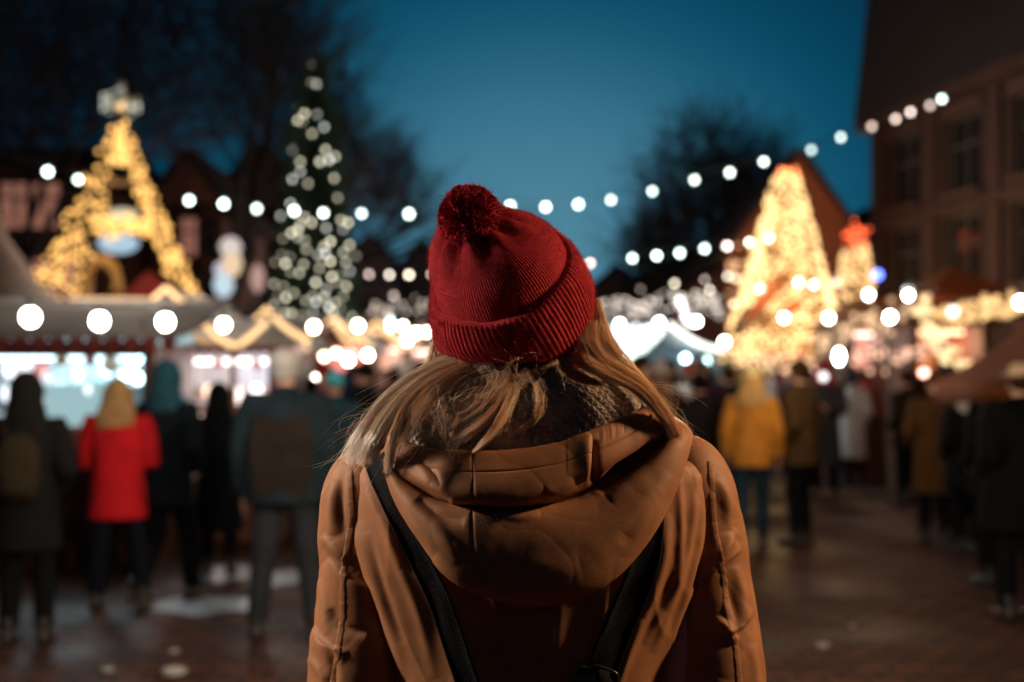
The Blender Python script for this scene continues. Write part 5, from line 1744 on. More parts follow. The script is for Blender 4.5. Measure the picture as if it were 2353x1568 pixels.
def stall(label, x0, x1, d, z_eave, z_back, z_counter, depth, wood, canvas, wall, watts, col, fascia=.14, windows=1, shelf_cols=None, over=.35, roof='shed', apex=None, group='market stalls', rz=0.0):
    """A market stall whose open front faces the camera side; local x along the front, y into the stall."""
    root = empty('market_stall', (x0, d, 0), rz)
    tag(root, label, 'stall', group)
    W = x1 - x0
    m = MB(); m.box((W / 2, .04, z_counter / 2), (W, .06, z_counter))
    for i in range(int(W / .14)): m.box((.07 + i * .14, .0, z_counter / 2), (.012, .03, z_counter - .02))
    c = m.build('counter', wood, root)
    m = MB(); m.box((W / 2, .10, z_counter + .02), (W + .04, .42, .04)); m.build('counter_top', BWOOD, c)
    m = MB(); m.box((W / 2, depth, z_eave / 2 + .1), (W, .05, z_eave + .2)); m.build('back_wall', wall, root)
    for sx in (0, 1):
        m = MB(); m.box((sx * W, depth / 2, z_eave / 2), (.05, depth - .06, z_eave)); m.build('side_wall', wood, root)
        m = MB(); m.box((sx * W, -.02, z_eave / 2), (.10, .10, z_eave)); m.build('post', wood, root)
    for k in range(1, windows):
        m = MB(); m.box((W * k / windows, .02, (z_eave + z_counter) / 2 + .02), (.07, .07, z_eave - z_counter - .04)); m.build('post', wood, root)
    m = MB(); m.box((W / 2, -.05, z_eave - fascia / 2 + .03), (W + .12, .06, fascia)); m.build('fascia', wood, root)
    for k, z in enumerate((z_counter + .28, z_counter + .56)):
        m = MB(); m.box((W / 2, depth - .18, z), (W - .1, .28, .03)); m.build('shelf', PALEWALL, root)
    m = MB()
    if roof == 'shed':
        n, k_ = 22, 8
        V = np.zeros((k_ + 1, n + 1, 3))
        for a in range(k_ + 1):
            for b in range(n + 1):
                t, s = a / k_, b / n
                sag = .05 * math.sin(PI * t) * (1 + .5 * math.cos(s * 14))
                V[a, b] = (-over + (W + 2 * over) * s, -over * 1.2 + (depth + over * 1.2) * t, z_eave + .05 + (z_back - z_eave) * t - sag)
        o = mesh_obj('roof', grid_mesh('roof', V, [canvas]), root)
        so = o.modifiers.new('t', 'SOLIDIFY'); so.thickness = .015
        m = MB(); n = 18
        for b in range(n):     # scalloped valance
            xa, xb = -over + (W + 2 * over) * b / n, -over + (W + 2 * over) * (b + 1) / n
            y = -over * 1.2 - .01
            m.slab([(xa + .005, y, z_eave + .045), (xb - .005, y, z_eave + .045), (xb - .03, y, z_eave - .05), ((xa + xb) / 2, y, z_eave - .075), (xa + .03, y, z_eave - .05)], .008)
        m.build('valance', VAL, root)
    else:
        for s in (0, 1):
            e = -over if s == 0 else W + over
            z0 = z_eave + .02 - over * (apex - z_eave) / (W / 2)
            m.slab([(e, -.3, z0), (W / 2, -.3, apex), (W / 2, depth + .2, apex), (e, depth + .2, z0)], -.05 if s == 0 else .05)
        m.build('roof', canvas, root)
        m = MB(); m.slab([(0, .015, z_eave + .04), (W, .015, z_eave + .04), (W / 2, .015, apex - .06)], -.04); m.build('gable', wood, root)
    m = MB(); m.tube([(.15, .35, z_eave - .10), (W - .15, .35, z_eave - .10)], .022, 8); m.build('tube_lamp', G_(col, 5.0), root)
    if watts: spot_light(root, (W / 2, depth * .45, z_eave - .22), watts, col, .3)
    return root


GOODS = [principled('glazed_%d' % i, c, .3) for i, c in enumerate([(.65, .68, .72), (.45, .12, .10), (.55, .38, .18), (.12, .22, .30), (.75, .70, .62), (.30, .08, .20), (.18, .30, .16), (.80, .55, .50)])]
jar = MB().lathe([(.0, 0), (.055, .0), (.065, .03), (.062, .11), (.04, .14), (.042, .16), (.0, .165)], n=12).mesh('jar', [GOODS[0]], True)
bx_ = MB(); bx_.box((0, 0, .08), (.16, .12, .16)); bx_.box((0, 0, .165), (.17, .13, .02)); giftbox = bx_.mesh('gift_box', [GOODS[0]])
bb = MB(); bb.ball((0, 0, -.09), .065, 12, 9); bb.lathe([(.0, .0), (.016, -.005), (.016, -.03), (0, -.03)], n=8); bauble = bb.mesh('bauble', [GOODS[0]], True)
mugm = MB(); mugm.lathe([(0, 0), (.042, 0), (.045, .1), (.040, .1), (.037, .01), (0, .01)], n=12); mugm.tube([(.042, 0, .08), (.075, 0, .07), (.075, 0, .035), (.043, 0, .025)], .008, 6); mug = mugm.mesh('mug', [GOODS[0]], True)
CN = ['pale grey', 'dull red', 'honey brown', 'slate blue', 'cream', 'plum', 'moss green', 'pink']


def goods(st, W, z_counter, z_eave, depth, where, seed, n=16):
    r = random.Random(seed)
    for k in range(n):
        kind = r.choice(['jar', 'gift_box', 'bauble', 'mug'])
        ci = r.randrange(8)
        x = .2 + (W - .4) * (k + .5) / n
        if kind == 'bauble': z, y = z_eave - .05, r.uniform(.15, .3)
        elif k % 3 == 0: z, y = z_counter + .042, r.uniform(.0, .2)
        else: z, y = z_counter + (.297 if k % 2 else .577), depth - r.uniform(.12, .24)
        o = mesh_obj(kind, {'jar': jar, 'gift_box': giftbox, 'bauble': bauble, 'mug': mug}[kind])
        s = r.uniform(.8, 1.25); o.scale = (s, s, s); o.rotation_euler = (0, 0, r.uniform(-.6, .6))
        o.location = st.matrix_basis @ Vector((x, y, z))
        o.location = Vector(st.location) + Matrix.Rotation(st.rotation_euler.z, 3, 'Z') @ Vector((x, y, z))
        link_mats(o, [GOODS[ci]])
        nm = {'jar': 'glazed jar', 'gift_box': 'gift box', 'bauble': 'bauble', 'mug': 'mug'}[kind]
        wh = 'hanging under the eave' if kind == 'bauble' else 'on the counter' if k % 3 == 0 else ('on the lower shelf' if k % 2 else 'on the upper shelf')
        tag(o, '%s %s %s of %s, %s from left' % (CN[ci], nm, wh, where, ['first', 'second', 'third', 'fourth', 'fifth', 'sixth', 'seventh', 'eighth', 'ninth', 'tenth', 'eleventh', 'twelfth', 'thirteenth', 'fourteenth', 'fifteenth', 'sixteenth', 'seventeenth', 'eighteenth'][k]), {'jar': 'jar', 'gift_box': 'box', 'bauble': 'bauble', 'mug': 'mug'}[kind], 'goods on ' + where)


# near left stall with the icy bright inside
xa, xb, d = PX(-190, 9.4), PX(347, 9.4), 9.4
A = stall('wide red wood stall with an icy bright inside and grey awning, nearest on the left', xa, xb, d, PZ(792, d), 2.25, PZ(1040, d), 1.25, DWOOD, CANVAS, principled('icy_board', (.42, .56, .62), .6, var=.2, vscale=3), 62, (.66, .92, 1), .13)
goods(A, xb - xa, PZ(1040, d), PZ(792, d), 1.25, 'icy bright stall', 3, 18)
# bright strip of lamps and a white board inside
m = MB(); m.slab([(0, 0, 0), (.62, .12, 0.06), (.62, .10, .48), (0, 0, .46)], .02)
o = m.build('price_board', G_((.62, .95, 1), .55)); o.location = P(105, 1000, 10.2)
tag(o, 'tilted pale blue lit board standing inside the icy bright stall', 'board')
r = random.Random(4)
for k in range(9):
    u, v = r.uniform(225, 325), r.uniform(822, 880)
    hanging_lamp('icy lamp %s in the bright cluster at the right end of the near stall' % ['first', 'second', 'third', 'fourth', 'fifth', 'sixth', 'seventh', 'eighth', 'ninth'][k], u, v, 10.0, (.62, .97, 1), r.uniform(4, 10), (.9, .9, .9))
hanging_lamp('ice blue lamp hanging at the right corner of the near stall', 330, 817, 9.6, (.5, .93, 1), 9)
for k, (u, v, s) in enumerate([(20, 850, 2.5), (60, 842, 2), (18, 905, 2.2), (75, 930, 1.7), (160, 905, 1.7), (205, 895, 2.0), (110, 870, 1.3), (25, 980, 1.3)]):
    hanging_lamp('pale hanging ornament lamp %s inside the near stall' % ['one', 'two', 'three', 'four', 'five', 'six', 'seven', 'eight'][k], u, v, 10.3, (.85, .92, 1), s, (1.1, 1.1, 1.5))
# second left stall with two bright windows
d = 10.9
xa, xb = PX(350, d), PX(632, d)
B = stall('red brown stall with two bright pinkish windows, second on the left', xa, xb, d, PZ(806, d), 2.16, PZ(1000, d), 1.6, BWOOD, CANVAS, PINKWALL, 80, (1, .84, .80), .05, 1, over=.25)
for k, (u0, u1) in enumerate(((350, 430), (534, 543), (620, 634))):
    m = MB(); w_ = PX(u1, d) - PX(u0, d)
    m.box(((PX(u0, d) + PX(u1, d)) / 2 - xa, -.04, PZ(806, d) / 2), (w_, .09, PZ(806, d) - .01)); m.build('panel', BWOOD, B)
goods(B, xb - xa, PZ(1000, d), PZ(806, d), 1.6, 'pinkish window stall', 8, 12)
for k, (u0, u1, s) in enumerate(((440, 530, .75), (548, 616, 1.0))):
    m = MB(); m.box((0, 0, 0), (PX(u1, 12) - PX(u0, 12), .03, .36))
    o = m.build('light_box', G_((1, .86, .84) if k == 0 else (.97, .92, 1), s)); o.location = P((u0 + u1) / 2, 850, 12)
    tag(o, 'glowing %s light box behind the %s window of the stall with pinkish windows' % (('warm', 'left') if k == 0 else ('white', 'right')), 'light box')
for k, (u, v, c, s) in enumerate([(505, 930, (1, .72, .5), 4), (560, 935, (1, .8, .6), 4), (480, 900, (1, .7, .5), 3), (590, 900, (1, .9, .9), 4), (455, 965, (1, .72, .6), 4), (570, 980, (1, .85, .85), 5), (545, 905, (1, .8, .7), 3), (470, 1000, (1, .6, .55), 3)]):
    hanging_lamp('small candle lamp %s behind the pinkish windows' % ['one', 'two', 'three', 'four', 'five', 'six', 'seven', 'eight'][k], u, v, 11.8, c, s, (1.2, 1.2, 1.4))

# gabled huts in the row leading away, with rope lights on their gables
def hut(label, u0, u1, uap, v_eave, v_apex, d, v_counter, wood, canvas, wall, watts, col, rope=1.0, depth=1.8):
    xa, xb = PX(u0, d), PX(u1, d)
    s = stall(label, xa, xb, d, PZ(v_eave, d), 0, PZ(v_counter, d), depth, wood, canvas, wall, watts, col, .06, 1, over=.12, roof='gable', apex=PZ(v_apex, d), group='gabled huts in the row')
    if rope:
        W = xb - xa
        ze, zp = PZ(v_eave, d), PZ(v_apex, d)
        m = MB(); off = Vector((xa, d - .36, 0))
        m.tube([off + Vector((-.12, 0, ze - .12 * (zp - ze) / (W / 2) + .05)), off + Vector((W / 2, 0, zp + .05)), off + Vector((W + .12, 0, ze - .12 * (zp - ze) / (W / 2) + .05))], .030, 8)
        tag(m.build('rope_light', G_(ROPE, 2.6 * rope), None, True), 'warm rope light along the gable of the ' + label.split(' with ')[0], 'rope light', 'rope lights on the hut gables')
    return s


hut('grey roofed hut with a dark front behind the near awnings', 268, 540, 402, 797, 678, 12.6, 1010, BWOOD, CANVAS, PINKWALL, 0, (1, .7, .5))
hut('narrow brown hut with a rose glow behind the pinkish windows', 552, 698, 622, 792, 722, 15.5, 985, BWOOD, CANVAS, PINKWALL, 26, (1, .62, .5))
hut('little hut with a pink inside and peach lamps', 702, 842, 772, 795, 740, 17.5, 960, DWOOD, CANVAS, principled('pink_board', (.75, .30, .30), .6), 60, (1, .52, .45))
hut('far hut with cream rope light left of the hat', 815, 930, 868, 792, 748, 21, 950, BWOOD, CANVAS, PINKWALL, 50, (1, .66, .5))
hut('farthest hut with a lit front beside the blond hair', 925, 1030, 978, 798, 762, 24, 945, BWOOD, CANVAS, PINKWALL, 60, (1, .72, .6))
hut('hut hidden behind the woman with a warm glow', 1080, 1220, 1150, 795, 755, 24, 945, BWOOD, CANVAS, PINKWALL, 40, (1, .72, .5))
# loose lengths of rope light on the near awnings
for lab, pts, s in [('straight amber rope light resting on the awning ridge under the A shaped tower', [(160, 690, 10.9), (240, 691, 10.9), (340, 692, 10.9)], 1.7),
                    ('short drooping rope light on the near grey awning', [(252, 712, 10.4), (285, 733, 10.3), (318, 752, 10.2), (338, 757, 10.2)], 1.9),
                    ('dim drooping rope light across the grey awnings', [(405, 745, 11.2), (440, 768, 11.0), (490, 790, 10.8)], .7),
                    ('long zigzag rope light hung from the red tent down over the pinkish windows', [(404, 682, 10.6), (438, 712, 10.6), (468, 744, 10.55), (505, 778, 10.5), (540, 797, 10.5)], 1.9),
                    ('rope light rising from the eave corner to the next gable left of the fir tree', [(546, 797, 10.6), (580, 770, 10.6), (614, 738, 10.6)], 1.9),
                    ('rope light falling from the gable under the fir tree', [(626, 724, 11.0), (655, 752, 11.0), (690, 774, 11.0), (712, 782, 11)], 1.9),
                    ('short rope light under the big bulb right of the fir tree', [(768, 742, 13), (790, 775, 13), (808, 790, 13), (830, 770, 13)], 1.7),
                    ('curving rope light near the blond hair on the left', [(842, 768, 14), (880, 765, 14), (915, 790, 14), (935, 800, 14), (965, 778, 14)], 1.6)]:
    m = MB(); c = catmull([tuple(P(*p)) for p in pts], 24); m.tube([Vector(p) for p in c], .028, 8)
    tag(m.build('rope_light', G_(ROPE, s), None, True), lab, 'rope light', 'rope lights on the near awnings')
# tall canvas peak at the far left
pk = empty('canvas_tent', (PX(-60, 10.8), 11.0, 0)); tag(pk, 'tall grey canvas tent peak rising at the far left behind the near stall', 'tent')
x0 = PX(-60, 10.8)
m = MB(); vs = []
for ring, (k, z) in enumerate(((0.03, PZ(420, 11)), (.28, PZ(545, 11)), (.62, PZ(640, 11)), (1.0, PZ(706, 11)))):
    for i in range(28):
        a = 2 * PI * i / 28
        q = k * .84 * (1 + .03 * math.cos(8 * a))
        vs.append((q * math.cos(a), q * math.sin(a) * .5, z - .04 * (1 + math.cos(8 * a)) * k))
m.add(vs, [(r_ * 28 + i, r_ * 28 + (i + 1) % 28, (r_ + 1) * 28 + (i + 1) % 28, (r_ + 1) * 28 + i) for r_ in range(3) for i in range(28)])
m.build('canopy', principled('brown_grey_canvas', (.15, .105, .08), .85, var=.2, vscale=3), pk, True)
m = MB(); m.tube([(0, 0, 0), (0, 0, PZ(418, 11))], .05, 8); m.build('pole', STEEL, pk)

# white lit tent on the right of the hat
d = 19.5
T0 = empty('white_tent', (PX(1535, d), d, 0)); tag(T0, 'white tent lit brilliantly, outlined in white bulbs, right of the woman', 'tent')
za, ze_l, ze_r = PZ(752, d), PZ(868, d), PZ(812, d)
xl, xr = PX(1370, d) - T0.location.x, PX(1668, d) - T0.location.x
m = MB()
n = 12
RF, RB = Vector((0, -.2, za)), Vector((-1.35, 1.9, za + .06))          # the ridge runs back to the left
for (ef, eb) in ((Vector((-1.15, -1.1, ze_l)), Vector((-2.7, .7, ze_l))), (Vector((xr, -.2, ze_r)), Vector((xr - 1.0, 2.4, ze_r)))):
    V = np.zeros((n + 1, 7, 3))
    for a in range(n + 1):
        t = a / n
        for b in range(7):
            p = RF.lerp(RB, b / 6).lerp(ef.lerp(eb, b / 6), t); p.z -= .08 * math.sin(PI * t)
            V[a, b] = tuple(p)
    o = mesh_obj('roof_panel', grid_mesh('roof_panel', V, [CANVAS_W]), T0); so = o.modifiers.new('t', 'SOLIDIFY'); so.thickness = .012
m = MB(); m.slab([(-.45, .45, ze_r - .55), (xr * .98, .45, ze_r - .55), (xr * .98, .45, ze_r - .02), (.12, .45, za - .16), (-.45, .45, za - .42)], .02); m.build('front_panel', principled('blue_grey_canvas', (.13, .20, .24), .8), T0)
for x, y in ((-1.13, -1.05), (xr * .97, -.15), (-2.6, .7), (xr - 1.0, 2.3)):
    m = MB(); m.tube([(x, y, 0), (x, y, (ze_l if x < 0 else ze_r) + .06)], .03, 8); m.build('pole', STEEL, T0)
spot_light(T0, (-1.5, -1.3, za + .70), 420, (.82, 1, .96), .2)  # added lamp outside above the roof, brightens the left canvas panel
spot_light(T0, (.2, -.1, ze_r - .25), 8, (.7, .9, 1), .2)
sp = []
for k in range(26):
    t = k / 25
    p = T0.location + Vector((xr * t, -.28, za + (ze_r - za) * t - .10 * math.sin(PI * t) + .03)); sp.append((tuple(p), 1))
light_cloud('tent_lights', 'row of white bulbs along the right roof edge of the white tent', 'string lights', sp, (1, 1, .90), 3.2, .040, None)
r = random.Random(6); sp = []
for k in range(150):
    t, q = r.random(), r.random()
    p = T0.location + RF.lerp(RB, q).lerp(Vector((-1.15, -1.1, ze_l)).lerp(Vector((-2.7, .7, ze_l)), q), t) + Vector((-.02, -.04, .03)); sp.append((tuple(p), r.uniform(.8, 1.1)))
light_cloud('fairy_lights', 'dense cold white fairy lights along the left roof slope of the white tent', 'fairy lights', sp, (.88, 1, .96), 4.6, .040)
sp = [(tuple(P(1560 + 26 * t + r.gauss(0, 5), 690 + 55 * t + r.gauss(0, 5), 21)), 1) for t in np.linspace(0, 1, 22)]
light_cloud('fairy_lights', 'short bright sash of white fairy lights slanting above the white tent', 'fairy lights', sp, (1, .95, .95), 5.0, .036)

# stalls on the right
def canopy(label, u, d, w, dep, z_e, z_a, mat, poles=True, watts=0, col=(1, .6, .35)):
    r0 = empty('canopy_tent', (PX(u, d), d, 0)); tag(r0, label, 'canopy', 'brown canopies on the right')
    n = 14
    V = []
    pts = [(-w / 2, -dep / 2), (w / 2, -dep / 2), (w / 2, dep / 2), (-w / 2, dep / 2)]
    m = MB()
    for k in range(4):
        a, b = Vector((*pts[k], z_e)), Vector((*pts[(k + 1) % 4], z_e)); c = Vector((0, 0, z_a))
        rows = []
        for i in range(n + 1):
            t = i / n
            row = []
            for j in range(n + 1):
                e = a.lerp(b, j / n)
                p = c.lerp(e, t); p.z -= .12 * math.sin(PI * t)
                row.append(tuple(p))
            rows.append(row)
        V = np.array(rows)
        idx = [(i * (n + 1) + j, i * (n + 1) + j + 1, (i + 1) * (n + 1) + j + 1, (i + 1) * (n + 1) + j) for i in range(n) for j in range(n)]
        m.add(V.reshape(-1, 3), idx)
        m.slab([a, b, b - Vector((0, 0, .16)), a - Vector((0, 0, .16))], .01)
    m.build('canvas', mat, r0, True)
    for x, y in (pts if poles else [(0, 0)]):
        q = MB(); q.tube([(x * .97, y * .97, 0), (x * .97, y * .97, z_e)], .03, 8); q.build('pole', STEEL, r0)
    if watts: spot_light(r0, (0, -dep * .2, z_e - .3), watts, col, .25)
    return r0


canopy('wide brown canopy with a low peak in front of the tall brick house', 2190, 15.5, 2.6, 2.4, PZ(698, 15.5), PZ(612, 15.5), CANVAS_B, watts=0)
canopy('nearest orange brown canopy cut by the right edge of the picture', 2500, 8.2, 1.62, 1.5, PZ(876, 8.2), PZ(590, 8.2), principled('rust_canvas', (.115, .030, .009), .85, var=.2, vscale=3, bump=.2, bscale=30, spec=.10), False)
d = 15
hut('pinkish lit stall under the warm garlands on the right', 1952, 2092, 2020, 752, 735, 16.5, 960, DWOOD, CANVAS_B, PINKWALL, 45, (1, .62, .50), 0)
hut('amber lit stall behind the hanging garland on the right', 2098, 2262, 2180, 745, 722, 15.2, 950, BWOOD, CANVAS_B, principled('amber_board', (.65, .36, .16), .6), 45, (1, .58, .34), 0)
hut('dark red stall with an awning below the large cone of lights', 1790, 1945, 1870, 838, 822, 19.0, 950, DWOOD, principled('red_awning', (.30, .05, .03), .8), PINKWALL, 10, (1, .5, .4), 0)


def garland(label, path, n, col, s, spread, seed, lr=.034):
    c = catmull([tuple(P(*p)) for p in path], 80)
    root = empty('garland', c[0]); tag(root, label, 'garland', 'light garlands on the right')
    m = MB(); m.tube([Vector(p) - Vector(c[0]) for p in c], .014, 6); m.build('wire', WIRE, root)
    g = random.Random(seed)
    for k in range(n):
        p = Vector(c[min(79, int(80 * (k + g.random()) / n))]) + Vector((g.gauss(0, spread), g.gauss(0, spread), g.gauss(0, spread)))
        b = mesh_obj('bulb', bulb_me, root); b.location = p - Vector(c[0]); q = lr / .04 * g.uniform(.8, 1.1); b.scale = (q, q, q)
        link_mats(b, [G_(col, s * g.choice([.7, 1, 1.2]))])


AMB = (1, .70, .34)
garland('garland of amber lights from the cone of lights up to the brown canopy', [(1880, 795, 15), (1930, 772, 14.5), (1990, 748, 14), (2060, 725, 13.5), (2125, 708, 13.2)], 70, (1, .62, .34), 1.25, .085, 1)
garland('garland of amber lights hanging down from the brown canopy corner to the crowd', [(2120, 705, 12.5), (2140, 735, 12.3), (2150, 775, 12.2), (2165, 805, 12.1), (2195, 832, 12), (2232, 862, 11.9), (2240, 880, 11.8)], 52, AMB, 2.0, .05, 2)
garland('garland of golden lights along the front of the brown canopy at the right edge', [(2150, 722, 12.5), (2195, 728, 12), (2245, 716, 11.4), (2290, 705, 10.8), (2330, 712, 10.2)], 74, (1, .60, .24), 1.5, .06, 3)
garland('low garland of rosy lights along the stall counters on the right', [(1950, 828, 16), (2010, 812, 15.5), (2060, 820, 15), (2115, 806, 14.6), (2170, 795, 14.4)], 44, (1, .56, .38), 1.6, .07, 4)
garland('garland of amber lights round the foot of the large cone of lights', [(1660, 800, 19), (1700, 820, 18.8), (1760, 835, 18.6), (1830, 836, 18.6), (1890, 815, 18.8), (1935, 790, 19)], 90, (1, .64, .30), 1.9, .08, 5)

# ------------------------------------------------------------------ people
person('man in dark hooded coat with olive backpack at the left edge of the picture', 62, 1480, 1.58, .15, (.018, .018, .020), .62, (.012, .013, .016), 'hood', (.020, .018, .016), 'pocket', bulk=1.05)
o = mesh_obj('backpack', HEADS['backpack']); s = 1.58 / 1.75
o.location = (PX(62, EYE * F / 620), EYE * F / 620, 0); o.scale = (s, s, s); o.rotation_euler = (0, 0, .15); link_mats(o, [cloth((.055, .040, .022), 'canvas')])
tag(o, 'worn olive backpack on the dark hooded man at the left edge', 'backpack')
person('woman with loose blond hair in a bright red jacket facing the icy bright stall', 272, 1402, 1.56, .12, (.40, .010, .014), .70, (.012, .014, .026), 'long hair', (.27, .155, .065), 'fold', 'wide', bulk=1.04, detail=False)
person('man in a teal blue hood and black coat next to the red jacket', 385, 1388, 1.66, -.35, (.016, .022, .028), .72, (.012, .013, .018), 'hood', (.035, .13, .175), 'pocket', 'walk', scarf=(.07, .20, .27))
person('small figure in a long black hooded coat before the pinkish windows', 503, 1322, 1.50, .1, (.010, .015, .020), .42, (.010, .012, .015), 'hood', (.010, .013, .017), 'pocket', bulk=1.0)
person('broad grey haired man in a blue jacket with a brown back and grey jeans', 655, 1474, 1.74, .05, (.030, .052, .068), .84, (.05, .058, .07), 'flat cap', (.42, .40, .38), 'hang', 'wide', bulk=1.22, under='short hair', under_col=HAIRC['grey'])
bp = MB(); bp.tube([(0, -.160, .88), (0, -.176, 1.05), (0, -.180, 1.22), (0, -.155, 1.37)], [(.165, .022), (.185, .024), (.190, .024), (.165, .018)], 20, ref=(1, 0, 0))
vest = bpy.data.objects[[x.name for x in bpy.data.objects if x.name.startswith('person') and x.get('label', '').startswith('broad grey haired')][0]]
v_ = mesh_obj('vest', bp.fused('vest', [SKIN], .012, 3), vest); link_mats(v_, [cloth((.045, .034, .027), 'quilted')])
person('person in a teal beanie and blue jacket behind the broad grey haired man', 770, 1262, 1.60, .2, (.045, .115, .15), .74, (.02, .022, .03), 'beanie', (.06, .33, .40), 'pocket')
person('man in a black beanie and dark scarf turned sideways next to the teal beanie', 838, 1245, 1.68, 1.2, (.014, .017, .02), .70, (.015, .016, .02), 'beanie', (.018, .016, .016), 'pocket', scarf=(.03, .03, .035))
person('person in a crimson jacket half hidden behind the broad grey haired man', 715, 1205, 1.55, -.3, (.36, .02, .06), .74, (.02, .022, .03), 'short hair', HAIRC['dark'], 'hang')
person('dark coated man close behind the left shoulder of the woman', 905, 1190, 1.66, .4, (.02, .022, .026), .70, (.02, .022, .03), 'short hair', HAIRC['brown'], 'pocket')
person('person in a mustard puffer jacket and blue jeans on the right', 1728, 1258, 1.64, -.25, (.48, .20, .030), .80, (.045, .085, .13), 'beanie', (.62, .50, .26), 'hang', 'walk', bulk=.96, puffer=True, under='long hair', under_col=HAIRC['blond'])
person('tall man in an olive brown coat beside the mustard puffer jacket', 1838, 1252, 1.72, .9, (.15, .085, .035), .76, (.012, .014, .018), 'short hair', HAIRC['brown'], 'pocket', bulk=1.1)
person('man in a dark parka just right of the blond hair', 1608, 1235, 1.60, .1, (.035, .032, .034), .66, (.02, .022, .03), 'short hair', HAIRC['dark'], 'pocket', bulk=1.05)
person('person in a long brown coat before the hanging garland', 2150, 1252, 1.62, -.2, (.16, .075, .028), .52, (.012, .012, .015), 'beanie', (.20, .09, .035), 'pocket', bulk=1.05)
person('person in a black coat with a pale grey fur hood on the right', 2225, 1272, 1.52, .15, (.014, .015, .018), .66, (.012, .012, .015), 'hood', (.36, .35, .34), 'pocket', bulk=1.25)
person('large man in black with a beige cap cut by the right edge', 2345, 1425, 1.66, .2, (.010, .011, .013), .62, (.010, .011, .015), 'flat cap', (.50, .36, .24), 'pocket', bulk=1.42, under='short hair', under_col=HAIRC['brown'])
person('broad man in a black jacket and dark beanie before the near canopy on the right', 2292, 1345, 1.62, .3, (.012, .012, .014), .72, (.012, .012, .014), 'beanie', (.02, .018, .017), 'pocket', bulk=1.2)
person('person in a charcoal coat between the long brown coat and the fur hood', 2185, 1225, 1.60, -.3, (.02, .019, .02), .6, (.012, .012, .014), 'short hair', HAIRC['dark'], 'pocket', bulk=1.1)
person('person in a dark brown jacket left of the long brown coat', 2085, 1160, 1.64, .5, (.05, .028, .02), .74, (.012, .012, .014), 'short hair', HAIRC['brown'], 'pocket', bulk=1.05)
person('person in a dark grey coat close behind the mustard puffer jacket', 1675, 1165, 1.68, .3, (.03, .03, .034), .62, (.014, .014, .016), 'short hair', HAIRC['brown'], 'pocket', bulk=1.1)
person('slim person in a red skirted coat beside the long brown coat', 2108, 1140, 1.50, .3, (.16, .012, .016), .40, (.02, .02, .02), 'hood', (.05, .02, .02), 'pocket')
o = mesh_obj('white_spot', HEADS['bag']); o.location = Vector((PX(2252, 11.2), 11.2, .38)); o.scale = (.45, .6, .6); link_mats(o, [principled('spot_white', (.6, .62, .64), .4)])  # small white shape for a pale spot; it borrows the bag mesh
o.location.z = .22
tag(o, 'small white shape standing low by the dark coats on the right', 'bag')

COLS = [('navy', (.02, .03, .06)), ('black', (.012, .012, .014)), ('grey', (.10, .10, .11)), ('plum', (.07, .02, .05)), ('olive', (.06, .055, .025)), ('maroon', (.14, .015, .02)), ('tan', (.22, .12, .06)), ('teal', (.02, .09, .11)), ('charcoal', (.035, .035, .04)), ('pink', (.42, .15, .18)), ('white', (.5, .5, .5)), ('rust', (.22, .06, .02))]
HH = [('beanie', 'beanie'), ('short hair', 'bare head'), ('long hair', 'loose hair'), ('hood', 'raised hood'), ('bobble hat', 'bobble hat')]
CC = [('dark', (.015, .013, .012)), ('brown', (.08, .04, .02)), ('red', (.30, .02, .02)), ('pale', (.5, .48, .45)), ('blue', (.03, .08, .16))]
rc = random.Random(31)
used = set()
SPOTS = []
for k in range(26): SPOTS.append((rc.uniform(1478, 1690), rc.uniform(13.5, 27)))
for k in range(9): SPOTS.append((rc.uniform(1900, 1990), rc.uniform(17, 27)))
for k in range(9): SPOTS.append((rc.uniform(2000, 2110), rc.uniform(24, 31)))
for k in range(34): SPOTS.append((rc.uniform(690, 1010), rc.uniform(11.5, 24)))
for k in range(12): SPOTS.append((rc.uniform(1470, 1700), rc.uniform(11, 15)))
SPOTS += [(2290, 13), (2180, 13.5), (2260, 12), (2130, 15), (2200, 16), (2330, 10.5)]
for k in range(6): SPOTS.append((rc.uniform(1750, 1890), rc.uniform(15, 26)))
for k in range(8): SPOTS.append((rc.uniform(1120, 1420), rc.uniform(20, 30)))
for k in range(14): SPOTS.append((rc.uniform(1885, 2120), rc.uniform(16, 24) if k % 2 else rc.uniform(21, 27)))
SPOTS += [(1895, 14.8), (1925, 17.5), (1988, 20.5), (2075, 21.5), (2040, 26), (2060, 27), (1965, 19)]
for u, d in SPOTS:
    for _ in range(200):
        c, h, hc = rc.choice(COLS), rc.choice(HH), rc.choice(CC)
        if (c[0], h[0], hc[0]) not in used: break
    used.add((c[0], h[0], hc[0]))
    hn = {'short hair': 'short %s hair' % hc[0], 'long hair': 'loose %s hair' % hc[0], 'hood': 'raised %s hood' % hc[0]}.get(h[0], '%s %s' % (hc[0], h[1]))
    side = 'right' if u > 1176 else 'left'
    hcol = hc[1]
    person('far passer-by in %s coat and %s, in crowd %s of the woman' % (c[0], hn, side), u, 0, rc.uniform(1.58, 1.80), rc.choice([0, .4, -.5, 1.3, 2.6, 3.1, -2.7, -2.4, 2.9, -1.4]), c[1], rc.choice([.80, .62, .42]), rc.choice([(.015, .016, .02), (.03, .05, .09), (.05, .045, .04)]),
           h[0], hcol, rc.choice(['hang', 'pocket', 'fold']), rc.choice(['stand', 'walk']), group='far crowd %s of the woman' % side, d=d, under='short hair' if h[0] in ('beanie', 'bobble hat') else None, under_col=HAIRC['brown'])

